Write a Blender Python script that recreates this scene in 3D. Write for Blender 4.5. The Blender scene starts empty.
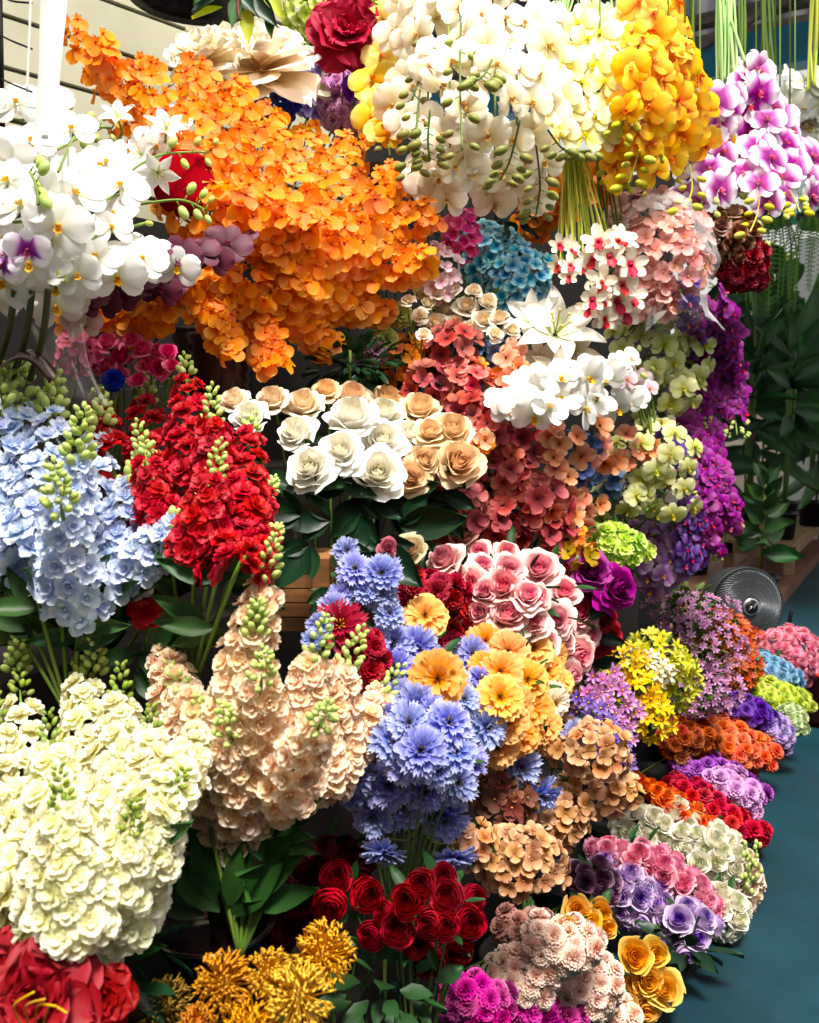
import bpy, math, random
import numpy as np
from mathutils import Vector, Matrix, Quaternion

SC = bpy.context.scene
COL = SC.collection
R_ = math.radians
PI = math.pi

# ------------------------------------------------------------------ camera
FP = 900.0                                   # focal length in pixels of the 819 x 1023 frame
PITCH, YAW = R_(7.05), R_(31.0)
CAM = Vector((0.0, 0.0, 1.45))
cam = bpy.data.cameras.new('camera'); camo = bpy.data.objects.new('camera', cam); COL.objects.link(camo)
camo.location = CAM
camo.rotation_euler = (PI / 2 - PITCH, 0, YAW)
cam.sensor_fit = 'VERTICAL'; cam.sensor_height = 24.0; cam.lens = 24.0 * FP / 1023.0
cam.clip_start = 0.02; cam.clip_end = 200
cam.dof.use_dof = True; cam.dof.focus_distance = 1.95; cam.dof.aperture_fstop = 4.0
SC.camera = camo

# ------------------------------------------------------------------ world, sun, lamps, exposure
w = bpy.data.worlds.new('sky'); SC.world = w; w.use_nodes = True
bg = w.node_tree.nodes['Background']
bg.inputs[0].default_value = (1.0, 0.985, 0.96, 1); bg.inputs[1].default_value = 0.55
sun = bpy.data.lights.new('sun', 'SUN'); suno = bpy.data.objects.new('sun', sun); COL.objects.link(suno)
sun.energy = 4.6; sun.angle = R_(12); sun.color = (1.0, 0.95, 0.87)
suno.rotation_euler = Vector((-0.30, 0.36, -1.0)).to_track_quat('-Z', 'Y').to_euler()
ar = bpy.data.lights.new('skylight', 'AREA'); aro = bpy.data.objects.new('skylight', ar); COL.objects.link(aro)
ar.shape = 'RECTANGLE'; ar.size = 1.2; ar.size_y = 2.4; ar.energy = 26; ar.color = (1.0, 0.97, 0.92)
aro.location = (-0.25, 1.6, 3.3)
aro.rotation_euler = Vector((-0.45, 0.1, -1.0)).to_track_quat('-Z', 'Y').to_euler()
bl = bpy.data.lights.new('bulb', 'POINT'); blo = bpy.data.objects.new('bulb', bl); COL.objects.link(blo)
bl.energy = 7; bl.shadow_soft_size = .06; bl.color = (1.0, 0.93, 0.8); blo.location = (-0.62, 1.75, 2.62)
SC.view_settings.view_transform = 'Standard'; SC.view_settings.look = 'None'
SC.view_settings.gamma = 1.0; SC.view_settings.use_curve_mapping = False
SC.view_settings.exposure = 0.5
SC.cycles.max_bounces = 7; SC.cycles.diffuse_bounces = 4; SC.cycles.transparent_max_bounces = 10
SC.cycles.caustics_reflective = False; SC.cycles.caustics_refractive = False

# ------------------------------------------------------------------ camera frame helpers (placement only)
_m = camo.rotation_euler.to_matrix()
RT, UP, FW = _m @ Vector((1, 0, 0)), _m @ Vector((0, 1, 0)), _m @ Vector((0, 0, -1))
def P(px, py, d):
    return CAM + d * (FW + RT * ((px - 409.5) / FP) + UP * ((511.5 - py) / FP))
def look(tx=0.0, ty=0.4, tz=1.0):
    return (-FW * tz + RT * tx + UP * ty).normalized()
# depth of the display's flowering face, read off a handful of spots
DP = [(0,200,1.45),(60,200,1.45),(190,185,1.75),(100,100,1.95),(230,110,2.1),(300,240,1.95),(420,250,2.1),(480,120,2.0),
 (620,100,2.2),(750,170,2.6),(790,150,3.0),(345,30,2.5),(310,95,2.8),(250,60,2.5),(505,265,2.35),(660,260,2.4),(590,270,2.2),
 (715,400,3.0),(650,370,2.7),(650,480,2.7),(660,550,2.75),(550,330,2.3),(560,390,2.15),(120,370,1.8),(40,480,1.35),(200,450,1.5),
 (330,440,1.8),(440,440,1.95),(530,480,2.2),(260,600,1.3),(520,600,1.9),(370,590,1.6),(600,590,2.2),(100,800,1.1),(300,700,1.2),
 (430,740,1.45),(500,700,1.7),(500,850,1.6),(590,760,1.85),(600,700,2.1),(640,670,2.5),(700,630,2.9),(780,650,3.8),(790,690,3.6),
 (740,730,3.2),(700,780,2.9),(690,820,2.7),(660,880,2.35),(560,950,1.8),(640,970,2.1),(430,910,1.35),(260,970,1.1),(50,1000,1.0),
 (250,880,1.5),(450,370,2.2),(400,350,2.2),(450,310,2.35)]
_dp = np.array(DP, float)
def D(px, py):
    r2 = (_dp[:, 0] - px) ** 2 + (_dp[:, 1] - py) ** 2 + 60.0
    wt = 1.0 / r2 ** 1.5
    return float((wt * _dp[:, 2]).sum() / wt.sum())

# ------------------------------------------------------------------ materials
def lin(h):
    if isinstance(h, str):
        h = h.lstrip('#'); c = [int(h[i:i + 2], 16) / 255 for i in (0, 2, 4)]
    else: c = list(h)
    return tuple((v / 12.92 if v <= 0.04045 else ((v + 0.055) / 1.055) ** 2.4) for v in c) + (1.0,)
MATS = {}
def node_mat(name):
    m = bpy.data.materials.new(name); m.use_nodes = True
    nt = m.node_tree; nt.nodes.clear()
    return m, nt, nt.nodes.new, nt.links.new
def petal_mat(name, ramp, var=(0.02, 0.12, 0.16), trans=0.28, rough=0.55, speck=0.12):
    """petal: colour runs from base (t=0) to rim (t=1) of the flower, each flower a little different"""
    if name in MATS: return MATS[name]
    m, nt, N, L = node_mat(name)
    out = N('ShaderNodeOutputMaterial'); mix = N('ShaderNodeMixShader'); pb = N('ShaderNodeBsdfPrincipled'); tr = N('ShaderNodeBsdfTranslucent')
    at = N('ShaderNodeAttribute'); at.attribute_name = 't'
    rp = N('ShaderNodeValToRGB'); e = rp.color_ramp.elements
    if len(ramp) == 1: ramp = [ramp[0], ramp[0]]
    stops = [(i / (len(ramp) - 1), c) if isinstance(c, str) else c for i, c in enumerate(ramp)]
    e[0].position, e[0].color = stops[0][0], lin(stops[0][1])
    e[1].position, e[1].color = stops[-1][0], lin(stops[-1][1])
    for p, c in stops[1:-1]:
        x = e.new(p); x.color = lin(c)
    L(at.outputs['Fac'], rp.inputs[0])
    oi = N('ShaderNodeObjectInfo'); hs = N('ShaderNodeHueSaturation')
    def mp(src, lo, hi, k):
        q = N('ShaderNodeMath'); q.operation = 'MULTIPLY'; q.inputs[1].default_value = k; L(src, q.inputs[0])
        f = N('ShaderNodeMath'); f.operation = 'FRACT'; L(q.outputs[0], f.inputs[0])
        r = N('ShaderNodeMapRange'); r.inputs[3].default_value = lo; r.inputs[4].default_value = hi
        L(f.outputs[0], r.inputs[0]); return r.outputs[0]
    L(mp(oi.outputs['Random'], 0.5 - var[0], 0.5 + var[0], 1.0), hs.inputs['Hue'])
    L(mp(oi.outputs['Random'], 1 - var[1] * .4, 1 + var[1] * 1.3, 7.31), hs.inputs['Saturation'])
    ns = N('ShaderNodeTexNoise'); ns.inputs['Scale'].default_value = 2.2; ns.inputs['Detail'].default_value = 3
    tc = N('ShaderNodeTexCoord'); L(tc.outputs['Object'], ns.inputs['Vector'])
    ad = N('ShaderNodeMath'); ad.operation = 'MULTIPLY_ADD'; ad.inputs[1].default_value = speck * 2
    L(ns.outputs['Fac'], ad.inputs[0])
    sb = N('ShaderNodeMath'); sb.operation = 'SUBTRACT'; sb.inputs[1].default_value = speck
    L(mp(oi.outputs['Random'], 1 - var[2], 1 + var[2] * .5, 13.7), sb.inputs[0]); L(sb.outputs[0], ad.inputs[2])
    L(ad.outputs[0], hs.inputs['Value'])
    L(rp.outputs[0], hs.inputs['Color'])
    L(hs.outputs[0], pb.inputs['Base Color']); L(hs.outputs[0], tr.inputs['Color'])
    pb.inputs['Roughness'].default_value = rough; pb.inputs['Specular IOR Level'].default_value = 0.3
    mix.inputs[0].default_value = trans
    L(pb.outputs[0], mix.inputs[1]); L(tr.outputs[0], mix.inputs[2]); L(mix.outputs[0], out.inputs[0])
    MATS[name] = m; return m
def solid(name, col, rough=0.6, metal=0.0, noise=0.0, scale=20, stretch=(1, 1, 1), col2=None, spec=0.4, bump=0.0):
    if name in MATS: return MATS[name]
    m, nt, N, L = node_mat(name)
    out = N('ShaderNodeOutputMaterial'); pb = N('ShaderNodeBsdfPrincipled'); L(pb.outputs[0], out.inputs[0])
    pb.inputs['Base Color'].default_value = lin(col); pb.inputs['Roughness'].default_value = rough
    pb.inputs['Metallic'].default_value = metal; pb.inputs['Specular IOR Level'].default_value = spec
    if noise or col2:
        tc = N('ShaderNodeTexCoord'); mpn = N('ShaderNodeMapping'); mpn.inputs['Scale'].default_value = stretch
        ns = N('ShaderNodeTexNoise'); ns.inputs['Scale'].default_value = scale; ns.inputs['Detail'].default_value = 5
        L(tc.outputs['Object'], mpn.inputs[0]); L(mpn.outputs[0], ns.inputs['Vector'])
        rp = N('ShaderNodeValToRGB'); e = rp.color_ramp.elements
        e[0].position = 0.3; e[1].position = 0.7
        c = lin(col); k = 1 - noise
        e[0].color = (c[0] * k, c[1] * k, c[2] * k, 1); e[1].color = lin(col2) if col2 else c
        L(ns.outputs['Fac'], rp.inputs[0]); L(rp.outputs[0], pb.inputs['Base Color'])
        if bump:
            b = N('ShaderNodeBump'); b.inputs['Strength'].default_value = bump; b.inputs['Distance'].default_value = 0.01
            L(ns.outputs['Fac'], b.inputs['Height']); L(b.outputs[0], pb.inputs['Normal'])
    MATS[name] = m; return m
def film_mat(name, tint='#ffffff', fac=0.2):
    """thin clear wrapping film: mostly see-through with sharp glints on its creases"""
    m, nt, N, L = node_mat(name)
    out = N('ShaderNodeOutputMaterial'); mix = N('ShaderNodeMixShader'); g = N('ShaderNodeBsdfPrincipled'); t = N('ShaderNodeBsdfTransparent')
    g.inputs['Base Color'].default_value = lin(tint); g.inputs['Roughness'].default_value = 0.12
    g.inputs['Specular IOR Level'].default_value = 1.0
    fr = N('ShaderNodeFresnel'); fr.inputs['IOR'].default_value = 1.35
    ad = N('ShaderNodeMath'); ad.operation = 'MULTIPLY_ADD'; ad.inputs[1].default_value = .22; ad.inputs[2].default_value = fac; ad.use_clamp = True
    ns = N('ShaderNodeTexNoise'); ns.inputs['Scale'].default_value = 14; ns.inputs['Detail'].default_value = 1; ns.inputs['Distortion'].default_value = 1.2
    tc = N('ShaderNodeTexCoord'); L(tc.outputs['Object'], ns.inputs['Vector'])
    b = N('ShaderNodeBump'); b.inputs['Strength'].default_value = 0.9; b.inputs['Distance'].default_value = 0.012
    L(ns.outputs['Fac'], b.inputs['Height']); L(b.outputs[0], g.inputs['Normal']); L(b.outputs[0], fr.inputs['Normal'])
    L(fr.outputs[0], ad.inputs[0]); L(ad.outputs[0], mix.inputs[0])
    L(t.outputs[0], mix.inputs[1]); L(g.outputs[0], mix.inputs[2]); L(mix.outputs[0], out.inputs[0])
    MATS[name] = m; return m

GREEN = petal_mat('leaf_green', ['#22421e', '#355f2c'], (0.02, 0.1, 0.3), 0.15, 0.45)
DKGREEN = petal_mat('leaf_dark_green', ['#122a18', '#1f4024'], (0.015, 0.1, 0.3), 0.1, 0.4)
OLIVE = petal_mat('leaf_olive', ['#46602a', '#6f863a'], (0.02, 0.1, 0.25), 0.2, 0.5)
STEM = petal_mat('stem_green', ['#5f7a34', '#7f9a45'], (0.02, 0.1, 0.15), 0.0, 0.5)
YSTEM = petal_mat('stem_yellow_green', ['#9aa53a', '#b9bf55'], (0.02, 0.1, 0.15), 0.0, 0.5)
BSTEM = petal_mat('stem_brown', ['#5a2f1c', '#6e4426'], (0.02, 0.1, 0.15), 0.0, 0.6)
BUDG = petal_mat('bud_light_green', ['#b4cc62', '#e2ee9c'], (0.012, 0.1, 0.1), 0.3, 0.5)
BUDO = petal_mat('bud_olive', ['#6f7a35', '#93904a'], (0.02, 0.1, 0.2), 0.1, 0.45)
YC = petal_mat('flower_centre_yellow', ['#c98a1c', '#f2c230'], (0.01, 0.1, 0.1), 0.2)

# ------------------------------------------------------------------ mesh building
class MB:
    def __init__(s): s.v = []; s.f = []; s.t = []; s.m = []; s.n = 0
    def add(s, V, Fc, t, mi=0):
        s.v.append(np.asarray(V, float)); s.t.append(np.asarray(t, float))
        s.f += [tuple(i + s.n for i in q) for q in Fc]; s.m += [mi] * len(Fc); s.n += len(V)
    def mesh(s, name, mats, smooth=True):
        me = bpy.data.meshes.new(name)
        V = np.concatenate(s.v)
        me.from_pydata(V.tolist(), [], s.f)
        a = me.attributes.new('t', 'FLOAT', 'POINT'); a.data.foreach_set('value', np.concatenate(s.t).astype(np.float32))
        for m in (mats if isinstance(mats, (list, tuple)) else [mats]): me.materials.append(m)
        me.polygons.foreach_set('material_index', s.m)
        me.polygons.foreach_set('use_smooth', [smooth] * len(s.f))
        me.update(); return me
def grid_faces(nu, nv, wrap=False):
    F = []
    for i in range(nu):
        for j in range(nv):
            k = (j + 1) % (nv if wrap else nv + 1)
            w_ = nv if wrap else nv + 1
            F.append((i * w_ + j, i * w_ + k, (i + 1) * w_ + k, (i + 1) * w_ + j))
    return F
def petal(L=1.0, W=0.8, nu=4, nv=4, shape='round', cup=0.1, curl=0.1, ruf=0.0, rk=3, ph=0.0, notch=0.0, c=0.58, base=0.22):
    s = np.linspace(0, 1, nu + 1); u = 1 - (1 - s) ** 1.35
    if shape == 'round': w_ = np.where(u < c, base + (1 - base) * np.sin(PI / 2 * u / c), np.sqrt(np.clip(1 - ((u - c) / (1 - c)) ** 2 * 0.9, 0, 1)))
    elif shape == 'point': w_ = np.where(u < c, base + (1 - base) * np.sin(PI / 2 * u / c), np.clip(1 - ((u - c) / (1 - c)) ** 1.8 * 0.97, 0, 1))
    else: w_ = base + (1 - base) * u ** 0.8                       # fan
    v = np.linspace(-1, 1, nv + 1)
    Ug, Vg = np.meshgrid(u, v, indexing='ij')
    x = Vg * (w_ * W / 2)[:, None]
    y = Ug * L - (0.12 * L * Vg ** 2 * Ug if shape == 'fan' else 0)
    if notch: y = y + notch * L * Ug ** 2 * np.cos(Vg * PI * 2.5 + ph)
    z = cup * W * Vg ** 2 * (0.4 + 0.6 * Ug) + curl * L * Ug ** 2 + ruf * np.sin(rk * PI * Vg + ph) * Ug ** 1.3
    return np.stack([x, y, z], -1).reshape(-1, 3), grid_faces(nu, nv), Ug.reshape(-1)
def rotx(V, a): c, s = math.cos(a), math.sin(a); return V @ np.array([[1, 0, 0], [0, c, s], [0, -s, c]])
def rotz(V, a): c, s = math.cos(a), math.sin(a); return V @ np.array([[c, s, 0], [-s, c, 0], [0, 0, 1]])
def put(mb, p, elev, az, r0=0.0, z0=0.0, mi=0, tmap=None, roll=0.0):
    V, Fc, t = p
    if roll:
        c_, s_ = math.cos(roll), math.sin(roll); V = V @ np.array([[c_, 0, -s_], [0, 1, 0], [s_, 0, c_]])
    V = rotx(V, elev) + np.array([0, r0, z0]); V = rotz(V, az)
    mb.add(V, Fc, tmap(t) if tmap else t, mi)
def ball(mb, c, r, mi=0, n=6, m=4, sq=(1, 1, 1), t=0.5):
    V = []
    for i in range(m + 1):
        a = PI * i / m
        for j in range(n):
            b = 2 * PI * j / n; V.append((math.sin(a) * math.cos(b) * r * sq[0] + c[0], math.sin(a) * math.sin(b) * r * sq[1] + c[1], math.cos(a) * r * sq[2] + c[2]))
    mb.add(V, grid_faces(m, n, True), [1 - i / m for i in range(m + 1) for _ in range(n)], mi)
def tube_mb(mb, pts, rad, sides=6, mi=0, cap=True):
    pts = [Vector(p) for p in pts]; n = len(pts)
    rads = rad if isinstance(rad, (list, tuple)) else [rad] * n
    V = []; prev = None
    for i, p in enumerate(pts):
        tg = (pts[min(i + 1, n - 1)] - pts[max(i - 1, 0)]).normalized()
        if prev is None: a = tg.orthogonal().normalized()
        else: a = (prev - tg * prev.dot(tg)); a = a.normalized() if a.length > 1e-6 else tg.orthogonal().normalized()
        prev = a; b = tg.cross(a)
        for j in range(sides):
            q = 2 * PI * j / sides; V.append(tuple(p + (a * math.cos(q) + b * math.sin(q)) * rads[i]))
    Fc = grid_faces(n - 1, sides, True)
    if cap: Fc.append(tuple(range(sides))[::-1]); Fc.append(tuple(range((n - 1) * sides, n * sides)))
    mb.add(V, Fc, [i / (n - 1) for i in range(n) for _ in range(sides)], mi)
def box_mb(mb, lo, hi, mi=0):
    x0, y0, z0 = lo; x1, y1, z1 = hi
    V = [(x0, y0, z0), (x1, y0, z0), (x1, y1, z0), (x0, y1, z0), (x0, y0, z1), (x1, y0, z1), (x1, y1, z1), (x0, y1, z1)]
    mb.add(V, [(0, 3, 2, 1), (4, 5, 6, 7), (0, 1, 5, 4), (1, 2, 6, 5), (2, 3, 7, 6), (3, 0, 4, 7)], [0.5] * 8, mi)
def lathe_mb(mb, prof, n=28, c=(0, 0, 0), mi=0):
    V = [(c[0] + r * math.cos(2 * PI * j / n), c[1] + r * math.sin(2 * PI * j / n), c[2] + z) for r, z in prof for j in range(n)]
    mb.add(V, grid_faces(len(prof) - 1, n, True), [0.5] * len(V), mi)

# ------------------------------------------------------------------ flower kinds; unit flower: radius 1, faces +Z
def k_orchid(r, withlip=True):                       # moth orchid: three sepals, two broad petals, a lip
    mb = MB(); j = lambda a: r.uniform(-a, a)
    for az in (0, 125, 235): put(mb, petal(0.92, 0.72, 4, 3, 'round', -0.08, -0.12 + j(.08), c=0.6), R_(8) + j(.1), R_(az) + j(.08), 0.06, -0.03)
    for az in (72, -72): put(mb, petal(1.0, 1.16, 5, 5, 'round', -0.1, -0.2 + j(.1), 0.05, 2, j(3), c=0.55, base=.18), R_(14) + j(.18), R_(az) + j(.06), 0.04, 0.02)
    if withlip: lip(mb, 1)
    return mb
def k_orchidpetals(r): return k_orchid(r, False)
def k_lip(r):
    mb = MB(); lip(mb, 0); return mb
def lip(mb, mi):
    put(mb, petal(0.42, 0.3, 3, 2, 'point', 0.3, 0.25), R_(35), PI, 0.02, 0.05, mi)
    for a in (-60, 60): put(mb, petal(0.24, 0.2, 3, 2, 'round', 0.3, 0.3), R_(60), PI + R_(a), 0.05, 0.05, mi)
    ball(mb, (0, 0.04, 0.12), 0.09, mi, 5, 3)
def k_dancing(r):                      # dancing-lady orchid: one big ruffled lobe over small sepals
    mb = MB(); j = lambda a: r.uniform(-a, a)
    for a in (-34, 34): put(mb, petal(1.1, 1.08, 5, 4, 'round', 0.1, -0.16 + j(.16), 0.09, 2.2, j(3), c=.6), R_(12 + j(16)), PI + R_(a), 0.0, 0.0)
    for az in (0, 62, -62): put(mb, petal(0.46, 0.3, 3, 2, 'round', 0.2, 0.1 + j(.1), 0.03), R_(22 + j(10)), R_(az), 0.04, 0.02)
    ball(mb, (0, 0, 0.1), 0.13, 1, 5, 3); return mb
def k_stock(r):                        # double stock floret, ruffled
    mb = MB(); j = lambda a: r.uniform(-a, a)
    for n, L, el, z in ((5, 1.0, 2, -.05), (5, .82, 26, 0.03), (3, .55, 55, 0.08)):
        o = j(3)
        for i in range(n): put(mb, petal(L, L * .98, 4, 4, 'round', 0.14, -0.08 + j(.1), 0.055, 2, j(3), c=.62), R_(el + j(10)), o + i * 2 * PI / n, 0.04, z)
    ball(mb, (0, 0, .1), .14, 0, 5, 3, t=.2); return mb
def k_bell(r):                         # delphinium floret: five cupped petals round a pale eye
    mb = MB(); j = lambda a: r.uniform(-a, a)
    for n, L, el in ((5, 1.0, 14), (4, .6, 48)):
        o = j(3)
        for i in range(n): put(mb, petal(L, L * .92, 3, 4, 'round', 0.16, -0.06 + j(.08), 0.05, 2, j(3), c=.6), R_(el + j(9)), o + i * 2 * PI / n, 0.04, 0)
    ball(mb, (0, 0, .1), .14, 0, 5, 3); return mb
def k_four(r):                         # hydrangea floret, four rounded petals
    mb = MB(); j = lambda a: r.uniform(-a, a)
    for i in range(4): put(mb, petal(1.0, 1.02, 4, 4, 'round', 0.12, -0.14 + j(.2), 0.1, 2, j(3), c=.62), R_(20 + j(16)), i * PI / 2 + j(.15), 0.03, 0.02 * (i % 2))
    ball(mb, (0, 0, 0.1), 0.1, 1, 5, 3); return mb
def k_star(r):                         # small star flower, six pointed petals
    mb = MB(); j = lambda a: r.uniform(-a, a)
    for i in range(6): put(mb, petal(1.0, .46, 3, 2, 'point', 0.2, 0.05 + j(.12)), R_(16 + j(12)), i * PI / 3 + j(.1), 0.02, 0)
    ball(mb, (0, 0, 0.14), 0.14, 1, 5, 3); return mb
def k_corn(r):                         # full cornflower: fringed petals in layers round a stamen tuft
    mb = MB(); j = lambda a: r.uniform(-a, a)
    for n, L, el, z in ((13, 1.0, 3, -.06), (12, .9, 20, 0.0), (10, .7, 40, .04), (7, .48, 58, .06)):
        o = j(3)
        for i in range(n): put(mb, petal(L * r.uniform(.88, 1.08), L * .42, 4, 5, 'fan', 0.22, -0.05 + j(.14), 0.04, 3, j(3), notch=.1, base=.2), R_(el + j(9)), o + i * 2 * PI / n + j(.08), 0.05, z)
    for i in range(9):
        a = i * 2.4; q = .1 + .012 * i; tube_mb(mb, [(q * .4 * math.cos(a), q * .4 * math.sin(a), .1), (q * 1.3 * math.cos(a), q * 1.3 * math.sin(a), .36)], .022, 3, 1)
    return mb
def k_marigold(r):                     # broad wavy petals, dark stamens
    mb = MB(); j = lambda a: r.uniform(-a, a)
    for n, L, el, z in ((9, 1.0, 4, -.05), (8, .86, 20, 0.0), (6, .6, 42, .05)):
        o = j(3)
        for i in range(n): put(mb, petal(L * r.uniform(.92, 1.05), L * .72, 4, 5, 'fan', 0.06, -0.06 + j(.1), 0.07, 3, j(3), notch=.06, base=.14), R_(el + j(8)), o + i * 2 * PI / n + j(.08), 0.05, z)
    for i in range(10):
        a = i * 2.4; q = .06 + .012 * i; tube_mb(mb, [(0, 0, .08), (q * 1.4 * math.cos(a), q * 1.4 * math.sin(a), .3)], .02, 3, 1)
    return mb
def k_carnation(r):                    # dense ruffled pompom
    mb = MB(); j = lambda a: r.uniform(-a, a)
    for n, L, el, z in ((8, 1.0, -4, -.08), (8, .92, 18, 0.0), (7, .82, 38, .06), (6, .7, 56, .1), (4, .6, 74, .1)):
        o = j(3)
        for i in range(n): put(mb, petal(L, L * .8, 3, 5, 'fan', 0.05, -0.08 + j(.14), 0.1, 3, j(3), notch=.07, base=.15), R_(el + j(8)), o + i * 2 * PI / n + j(.1), 0.02, z)
    return mb
def cup_petal(mb, rk, hk, th, span, flare, r, t0, nu=6, nv=7, z0=0.0, edge=0.04, close=0.0):
    """one rose petal: a curved wall at radius rk; close pulls its rim in over the heart, flare rolls it outwards"""
    u = np.linspace(0, 1, nu + 1); v = np.linspace(-1, 1, nv + 1); Ug, Vg = np.meshgrid(u, v, indexing='ij')
    ang = th + Vg * span * (0.4 + 0.6 * Ug ** .5)
    body = .25 + .75 * np.sin(np.clip(Ug / .72, 0, 1) * PI / 2)
    rad = rk * (body - close * np.clip((Ug - .5) / .5, 0, 1) ** 1.5) + flare * np.clip((Ug - .45) / .55, 0, 1) ** 1.7 * (1 - .25 * Vg ** 2)
    rad = rad + edge * np.sin(Vg * 4.5 + th * 3) * Ug ** 3 * (.3 + rk)
    ht = hk * (1 - 0.1 * Vg ** 2 - 0.13 * np.abs(Vg) ** 4)
    z = z0 + ht * (Ug - np.clip((Ug - .62) / .38, 0, 1) ** 2 * (.9 * abs(flare)))
    V = np.stack([rad * np.cos(ang), rad * np.sin(ang), z], -1).reshape(-1, 3)
    mb.add(V, grid_faces(nu, nv), (t0 * (0.6 + 0.4 * Ug)).reshape(-1))
def rose(r, n=24, r0=.05, r1=.62, h1=.42, fl1=.36, close=.1, span=(1.45, .72), edge=.05, z0=-.45, top=1.0, cup=1.0):
    """petals set one after another on a widening spiral, each tucked behind the last; outer ones lower and rolled back"""
    mb = MB(); th = r.uniform(0, 6)
    for k in range(n):
        f = k / (n - 1); rk = r0 + (r1 - r0) * f ** .92
        hk = (top * (.95 + .08 * math.sin(f * 3)) if f < .45 else top * (1.0 - (1 - h1) * ((f - .45) / .55) ** 1.5))
        fl = fl1 * max(0, f - .12) ** 1.25 * r.uniform(.75, 1.3)
        cup_petal(mb, rk * r.uniform(.96, 1.05), hk * r.uniform(.97, 1.04), th, span[0] + (span[1] - span[0]) * f ** .7 + r.uniform(-.06, .06), fl, r, .12 + .88 * f, z0=z0, edge=edge * (.4 + f), close=close * max(0, 1 - f * cup))
        th += 2.39996 + r.uniform(-.12, .12)
    mb.v = [v * 1.17 for v in mb.v]
    return mb
def k_rose(r): return rose(r, 21)
def k_bigrose(r): return rose(r, 27, .04, .64, .36, .4, edge=.07)
def k_smallrose(r): return rose(r, 15, .07, .6, .4, .38, span=(1.5, .85))
def k_cuprose(r): return rose(r, 18, .06, .74, .6, .24, .14, (1.5, .85), .04)
def k_ranunculus(r): return rose(r, 27, .06, .86, .5, .06, .26, (1.5, .7), .025, -.5, 1.0, .6)
def k_peony(r):                        # large open paper rose, loose ruffled petals
    mb = MB(); j = lambda a: r.uniform(-a, a)
    for n, L, el, z in ((6, 1.0, 4, -.1), (6, .92, 24, 0.0), (5, .78, 44, .05), (5, .6, 60, .1), (4, .42, 74, .12)):
        o = j(3)
        for i in range(n): put(mb, petal(L, L * .98, 5, 6, 'round', 0.14, -0.18 + j(.12), 0.07, 3, j(3), c=.62), R_(el + j(8)), o + i * 2 * PI / n + j(.1), 0.04, z)
    return mb
def k_lily(r):
    mb = MB(); j = lambda a: r.uniform(-a, a)
    for i in range(6): put(mb, petal(1.15, .66 if i % 2 else .5, 7, 4, 'point', 0.25, -0.4 + j(.08), .02, 2, j(3), c=.5, base=.3), R_(38), i * PI / 3 + j(.06), 0.06, 0)
    for i in range(6):
        a = i * PI / 3 + .5; e = (.24 * math.cos(a), .24 * math.sin(a), .62); tube_mb(mb, [(0, 0, 0), (.12 * math.cos(a), .12 * math.sin(a), .35), e], .016, 4, 2); ball(mb, e, .05, 1, 5, 3, (1, 1, .5))
    return mb
def k_pincushion(r):                   # nodding pincushion: long curved styles with knobbed tips
    mb = MB(); n = 150
    for i in range(n):
        f = (i + .5) / n; el = math.acos(1 - 1.15 * f); a = i * 2.39996 + r.uniform(-.2, .2)
        d = Vector((math.sin(el) * math.cos(a), math.sin(el) * math.sin(a), math.cos(el))); sw = Vector((-d.y, d.x, 0)) * r.uniform(-.22, .22)
        k = r.uniform(.8, 1.08); out = Vector((d.x, d.y, 0))
        pts = [d * .15, d * .45 * k, d * .75 * k + sw * .4 + Vector((0, 0, .05)), d * .95 * k + sw + Vector((0, 0, .16 + .1 * f)), d * .9 * k + sw * 1.3 - out * .12 + Vector((0, 0, .32 + .12 * f))]
        tube_mb(mb, pts, [.03, .028, .024, .022, .036], 4, 0)
    ball(mb, (0, 0, .05), .34, 0, 10, 6); return mb
def k_bud(r):
    mb = MB(); ball(mb, (0, 0, 0.8), 1, 0, 7, 5, (.74, .74, 1.15)); return mb
def k_hyd(r):                          # tiny crumpled head for distant pompoms
    return k_four(r)
KINDS = dict(orchid=k_orchid, orchidpetals=k_orchidpetals, lip=k_lip, dancing=k_dancing, stock=k_stock, bell=k_bell, four=k_four, star=k_star, corn=k_corn, marigold=k_marigold,
    carnation=k_carnation, rose=k_rose, bigrose=k_bigrose, smallrose=k_smallrose, ranunculus=k_ranunculus, cuprose=k_cuprose, peony=k_peony, lily=k_lily, pincushion=k_pincushion, bud=k_bud)
_cache = {}
def meshes(kind, mats, nvar=3, name=None):
    mats = mats if isinstance(mats, (list, tuple)) else [mats]
    mats = list(mats) + ([YC] if len(mats) == 1 and kind in ('orchid', 'dancing', 'four', 'star', 'corn', 'marigold') else [])
    key = (kind, tuple(m.name for m in mats))
    if key not in _cache:
        _cache[key] = [KINDS[kind](random.Random(hash(kind) % 97 * 0 + 11 * i + len(kind))).mesh(name or kind, mats) for i in range(nvar)]
    return _cache[key]

# ------------------------------------------------------------------ things
rng = random.Random(7)
def thing(name, label, cat, loc, group=None):
    o = bpy.data.objects.new(name, None); COL.objects.link(o); o.location = loc
    o.empty_display_size = .03
    o['label'] = label; o['category'] = cat
    if group: o['group'] = group
    return o
def part(name, me, parent, loc=None, q=None, s=1.0):
    """loc in world coordinates; the parents stand unrotated"""
    o = bpy.data.objects.new(name, me); COL.objects.link(o); o.parent = parent
    base = Vector(parent.location) if parent.parent is None else Vector(parent.location) + Vector(parent.parent.location)
    o.location = (Vector(loc) - base) if loc is not None else (0, 0, 0)
    if q is not None: o.rotation_mode = 'QUATERNION'; o.rotation_quaternion = q
    o.scale = (s, s, s) if not isinstance(s, tuple) else s
    return o
def face_q(n, roll=None):
    q = n.to_track_quat('Z', 'Y')
    return q @ Quaternion((0, 0, 1), rng.uniform(0, 2 * PI) if roll is None else roll)
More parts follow.
